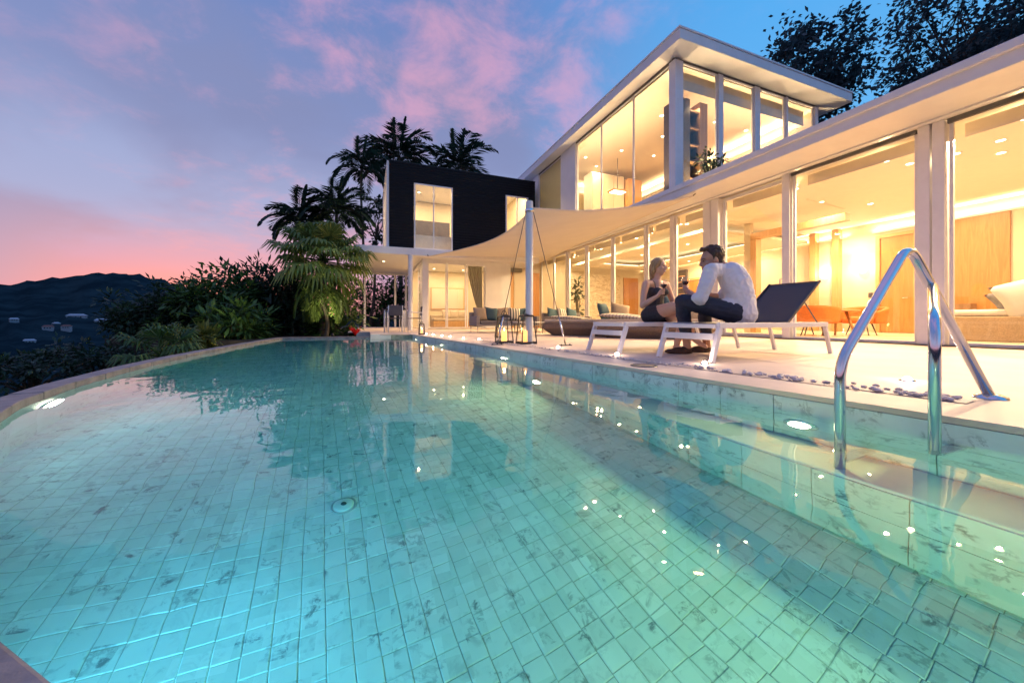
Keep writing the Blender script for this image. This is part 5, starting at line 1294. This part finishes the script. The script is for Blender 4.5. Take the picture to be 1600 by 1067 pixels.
dm = MB(); chain(dm, [((3.42, 3.715, .425), .138), ((3.42, 3.705, .56), .110), ((3.42, 3.69, .68), .112), ((3.415, 3.68, .715), .108)])
dm.ell((3.372, 3.592, .735), (.060, .056, .056)); dm.ell((3.475, 3.597, .735), (.060, .056, .056)); dm.capsule((3.335, 3.66, .735), .062, (3.50, 3.675, .735), .062)
chain(dm, [((3.33, 3.69, .44), .112), ((3.355, 3.56, .465), .104)]); chain(dm, [((3.51, 3.70, .44), .112), ((3.50, 3.58, .445), .102)])
organic('dress', dm, 'dress', wm, .008)
st_ = MB()
for x, y in ((3.335, 3.60), (3.50, 3.62)): st_.tube([(x, y - .01, .775), (x - .002, y + .005, .85), (x, y + .055, .886), (x, y + .13, .84), (x + .01, y + .14, .76)], .0042, 6)
st_.build('straps', 'dress', wm)
wine_glass('wine glass held by the woman, half full of red wine', *GW)
# ---- man
mn = thing('person', 'person in a white shirt and dark trousers seen from behind, raising a wine glass', 'person', (3.60, 2.68, .345))
sk = MB(); H_ = (3.425, 2.875, 1.015); FM = (-.88, .45, -.15); S = 1.16
head(sk, H_, FM, S, 1.05)
chain(sk, [((3.50, 2.80, .94), .062), ((3.47, 2.835, .99), .058), ((3.44, 2.86, 1.03), .056)])
chain(sk, [((3.60, 2.66, .46), .135), ((3.62, 2.67, .64), .105), ((3.57, 2.72, .80), .105), ((3.52, 2.77, .88), .075)])
GM = (3.285, 3.085, .665)
chain(sk, [((3.32, 2.78, .89), .050), ((3.235, 2.785, .74), .045), ((3.185, 2.80, .585), .043), ((3.215, 2.92, .635), .041), ((3.252, 3.02, .695), .027)])
grip_hand(sk, (3.252, 3.02, .70), (GM[0], GM[1], GM[2] + .060), 1.08)
chain(sk, [((3.70, 2.82, .89), .050), ((3.78, 2.92, .76), .045), ((3.75, 3.02, .64), .043), ((3.62, 3.07, .66), .036), ((3.55, 3.08, .67), .027)]); flat_hand(sk, (3.55, 3.08, .67), (-.9, .1, -.1), (0, 0, 1), 1.08)
chain(sk, [((3.52, 2.66, .46), .10), ((3.13, 2.97, .575), .065), ((3.32, 3.10, .14), .042), ((3.33, 3.10, .08), .042)]); chain(sk, [((3.70, 2.68, .46), .10), ((3.54, 3.05, .57), .065), ((3.70, 3.17, .14), .042), ((3.71, 3.17, .08), .042)])
organic('body', sk, 'skin_m', mn, .0085)
face_bits(mn, H_, FM, S, False, 'hair_dark')
f, r_, u = basis(FM); hc = V(H_); hm = MB(); M = Matrix((r_, f, u)).transposed(); rng = random.Random(5)
hm.ell(hc + (f * -.034 + u * .052) * S, (.083 * S, .088 * S, .088 * S), M); hm.ell(hc + (f * -.060 - u * .022) * S, (.072 * S, .050 * S, .070 * S), M)
for k in range(190):
    v = V((rng.gauss(0, 1), rng.gauss(0, 1), rng.gauss(0, 1))).normalized()
    if v.z < -.75 or (v.y > .1 and v.z < .68) or (v.y > -.25 and v.z < -.2): continue
    p = hc + (r_ * v.x * .082 + f * (v.y * .096 - .022) + u * (v.z * .086 + .048)) * S
    hm.ell(p, (rng.uniform(.012, .021),) * 3, None, 8, 6)
for k in range(7): hm.ell(hc + (f * (.040 + .02 * rng.random()) + u * (.108 + .025 * rng.random()) + r_ * rng.uniform(-.04, .04)) * S, (rng.uniform(.014, .022),) * 3, None, 8, 6)
for sx in (-1, 1): hm.capsule(hc + (r_ * sx * .070 - f * .002 + u * .03) * S, .012, hc + (r_ * sx * .071 + f * .004 + u * .004) * S, .006)
organic('hair', hm, 'hair_dark', mn, .0065, 1, .4)
# shirt: loose body, rolled sleeves, collar
sh = MB()
chain(sh, [((3.59, 2.66, .445), .145), ((3.595, 2.665, .60), .130), ((3.575, 2.70, .76), .140), ((3.555, 2.735, .85), .135)])
sh.capsule((3.36, 2.775, .895), .072, (3.67, 2.81, .895), .072); sh.capsule((3.50, 2.73, .50), .12, (3.68, 2.70, .50), .11); sh.capsule((3.54, 2.70, .42), .105, (3.68, 2.68, .42), .105)
chain(sh, [((3.31, 2.78, .89), .074), ((3.24, 2.785, .74), .066), ((3.19, 2.80, .60), .060)]); sh.capsule((3.188, 2.80, .595), .060, (3.20, 2.86, .605), .057)
chain(sh, [((3.71, 2.82, .89), .074), ((3.78, 2.92, .76), .066), ((3.755, 3.01, .65), .058)])
o = organic('shirt', sh, 'shirt', mn, .008, 4)
nrm_ = [v.normal.copy() for v in o.data.vertices]
for v, nv in zip(o.data.vertices, nrm_):      # folds of loose cloth, running from the shoulder to the waist
    p = v.co; q = V((p.x * 6 + p.z * 5, p.y * 7, p.z * 3.2 - p.x * 6)); v.co = p + nv * (.011 * noise.noise(q * 1.5) + .007 * (1 - abs(noise.noise(q * 3.1 + V((5, 1, 2)))) * 2.2))
co = MB(); co.tube([V((3.485 + .068 * math.cos(a), 2.815 + .066 * math.sin(a), .965 + .022 * math.cos(a - .6))) for a in [R(-150 + 300 * k / 16 - 40) for k in range(17)]], .019, 8); organic('collar', co, 'shirt', mn, .006, 2)
tr = MB()
chain(tr, [((3.52, 2.67, .455), .118), ((3.33, 2.81, .515), .098), ((3.13, 2.97, .580), .080), ((3.20, 3.03, .42), .076), ((3.295, 3.085, .22), .062)])
chain(tr, [((3.70, 2.69, .455), .118), ((3.62, 2.87, .51), .095), ((3.54, 3.05, .575), .078), ((3.61, 3.11, .40), .072), ((3.68, 3.155, .22), .060)])
tr.capsule((3.52, 2.67, .46), .118, (3.70, 2.69, .46), .118); o = organic('trousers', tr, 'trousers', mn, .009, 3)
nrm_ = [v.normal.copy() for v in o.data.vertices]
for v, nv in zip(o.data.vertices, nrm_): v.co = v.co + nv * (.006 * noise.noise(v.co * 13) + .004 * noise.noise(V((v.co.x * 20, v.co.y * 20, v.co.z * 45))))
for (a, d_) in (((3.335, 3.10), (-.86, .45)), ((3.715, 3.17), (-.90, .42))):
    so = MB(); d_ = V((d_[0], d_[1], 0)).normalized(); p = V((a[0], a[1], 0)); q = V((-d_.y, d_.x, 0)); Mr = Matrix.Rotation(math.atan2(d_.y, d_.x), 3, 'Z')
    so.ell(p + d_ * .02 + V((0, 0, .045)), (.062, .043, .046), Mr); so.ell(p + d_ * .10 + V((0, 0, .038)), (.085, .046, .038), Mr); so.ell(p + d_ * .185 + V((0, 0, .028)), (.065, .043, .027), Mr); so.ell(p + d_ * .09 + V((0, 0, .013)), (.15, .044, .013), Mr)
    organic('shoe', so, 'shoe', mn, .006, 2)
wine_glass('wine glass held up by the man, half full of red wine', *GM)
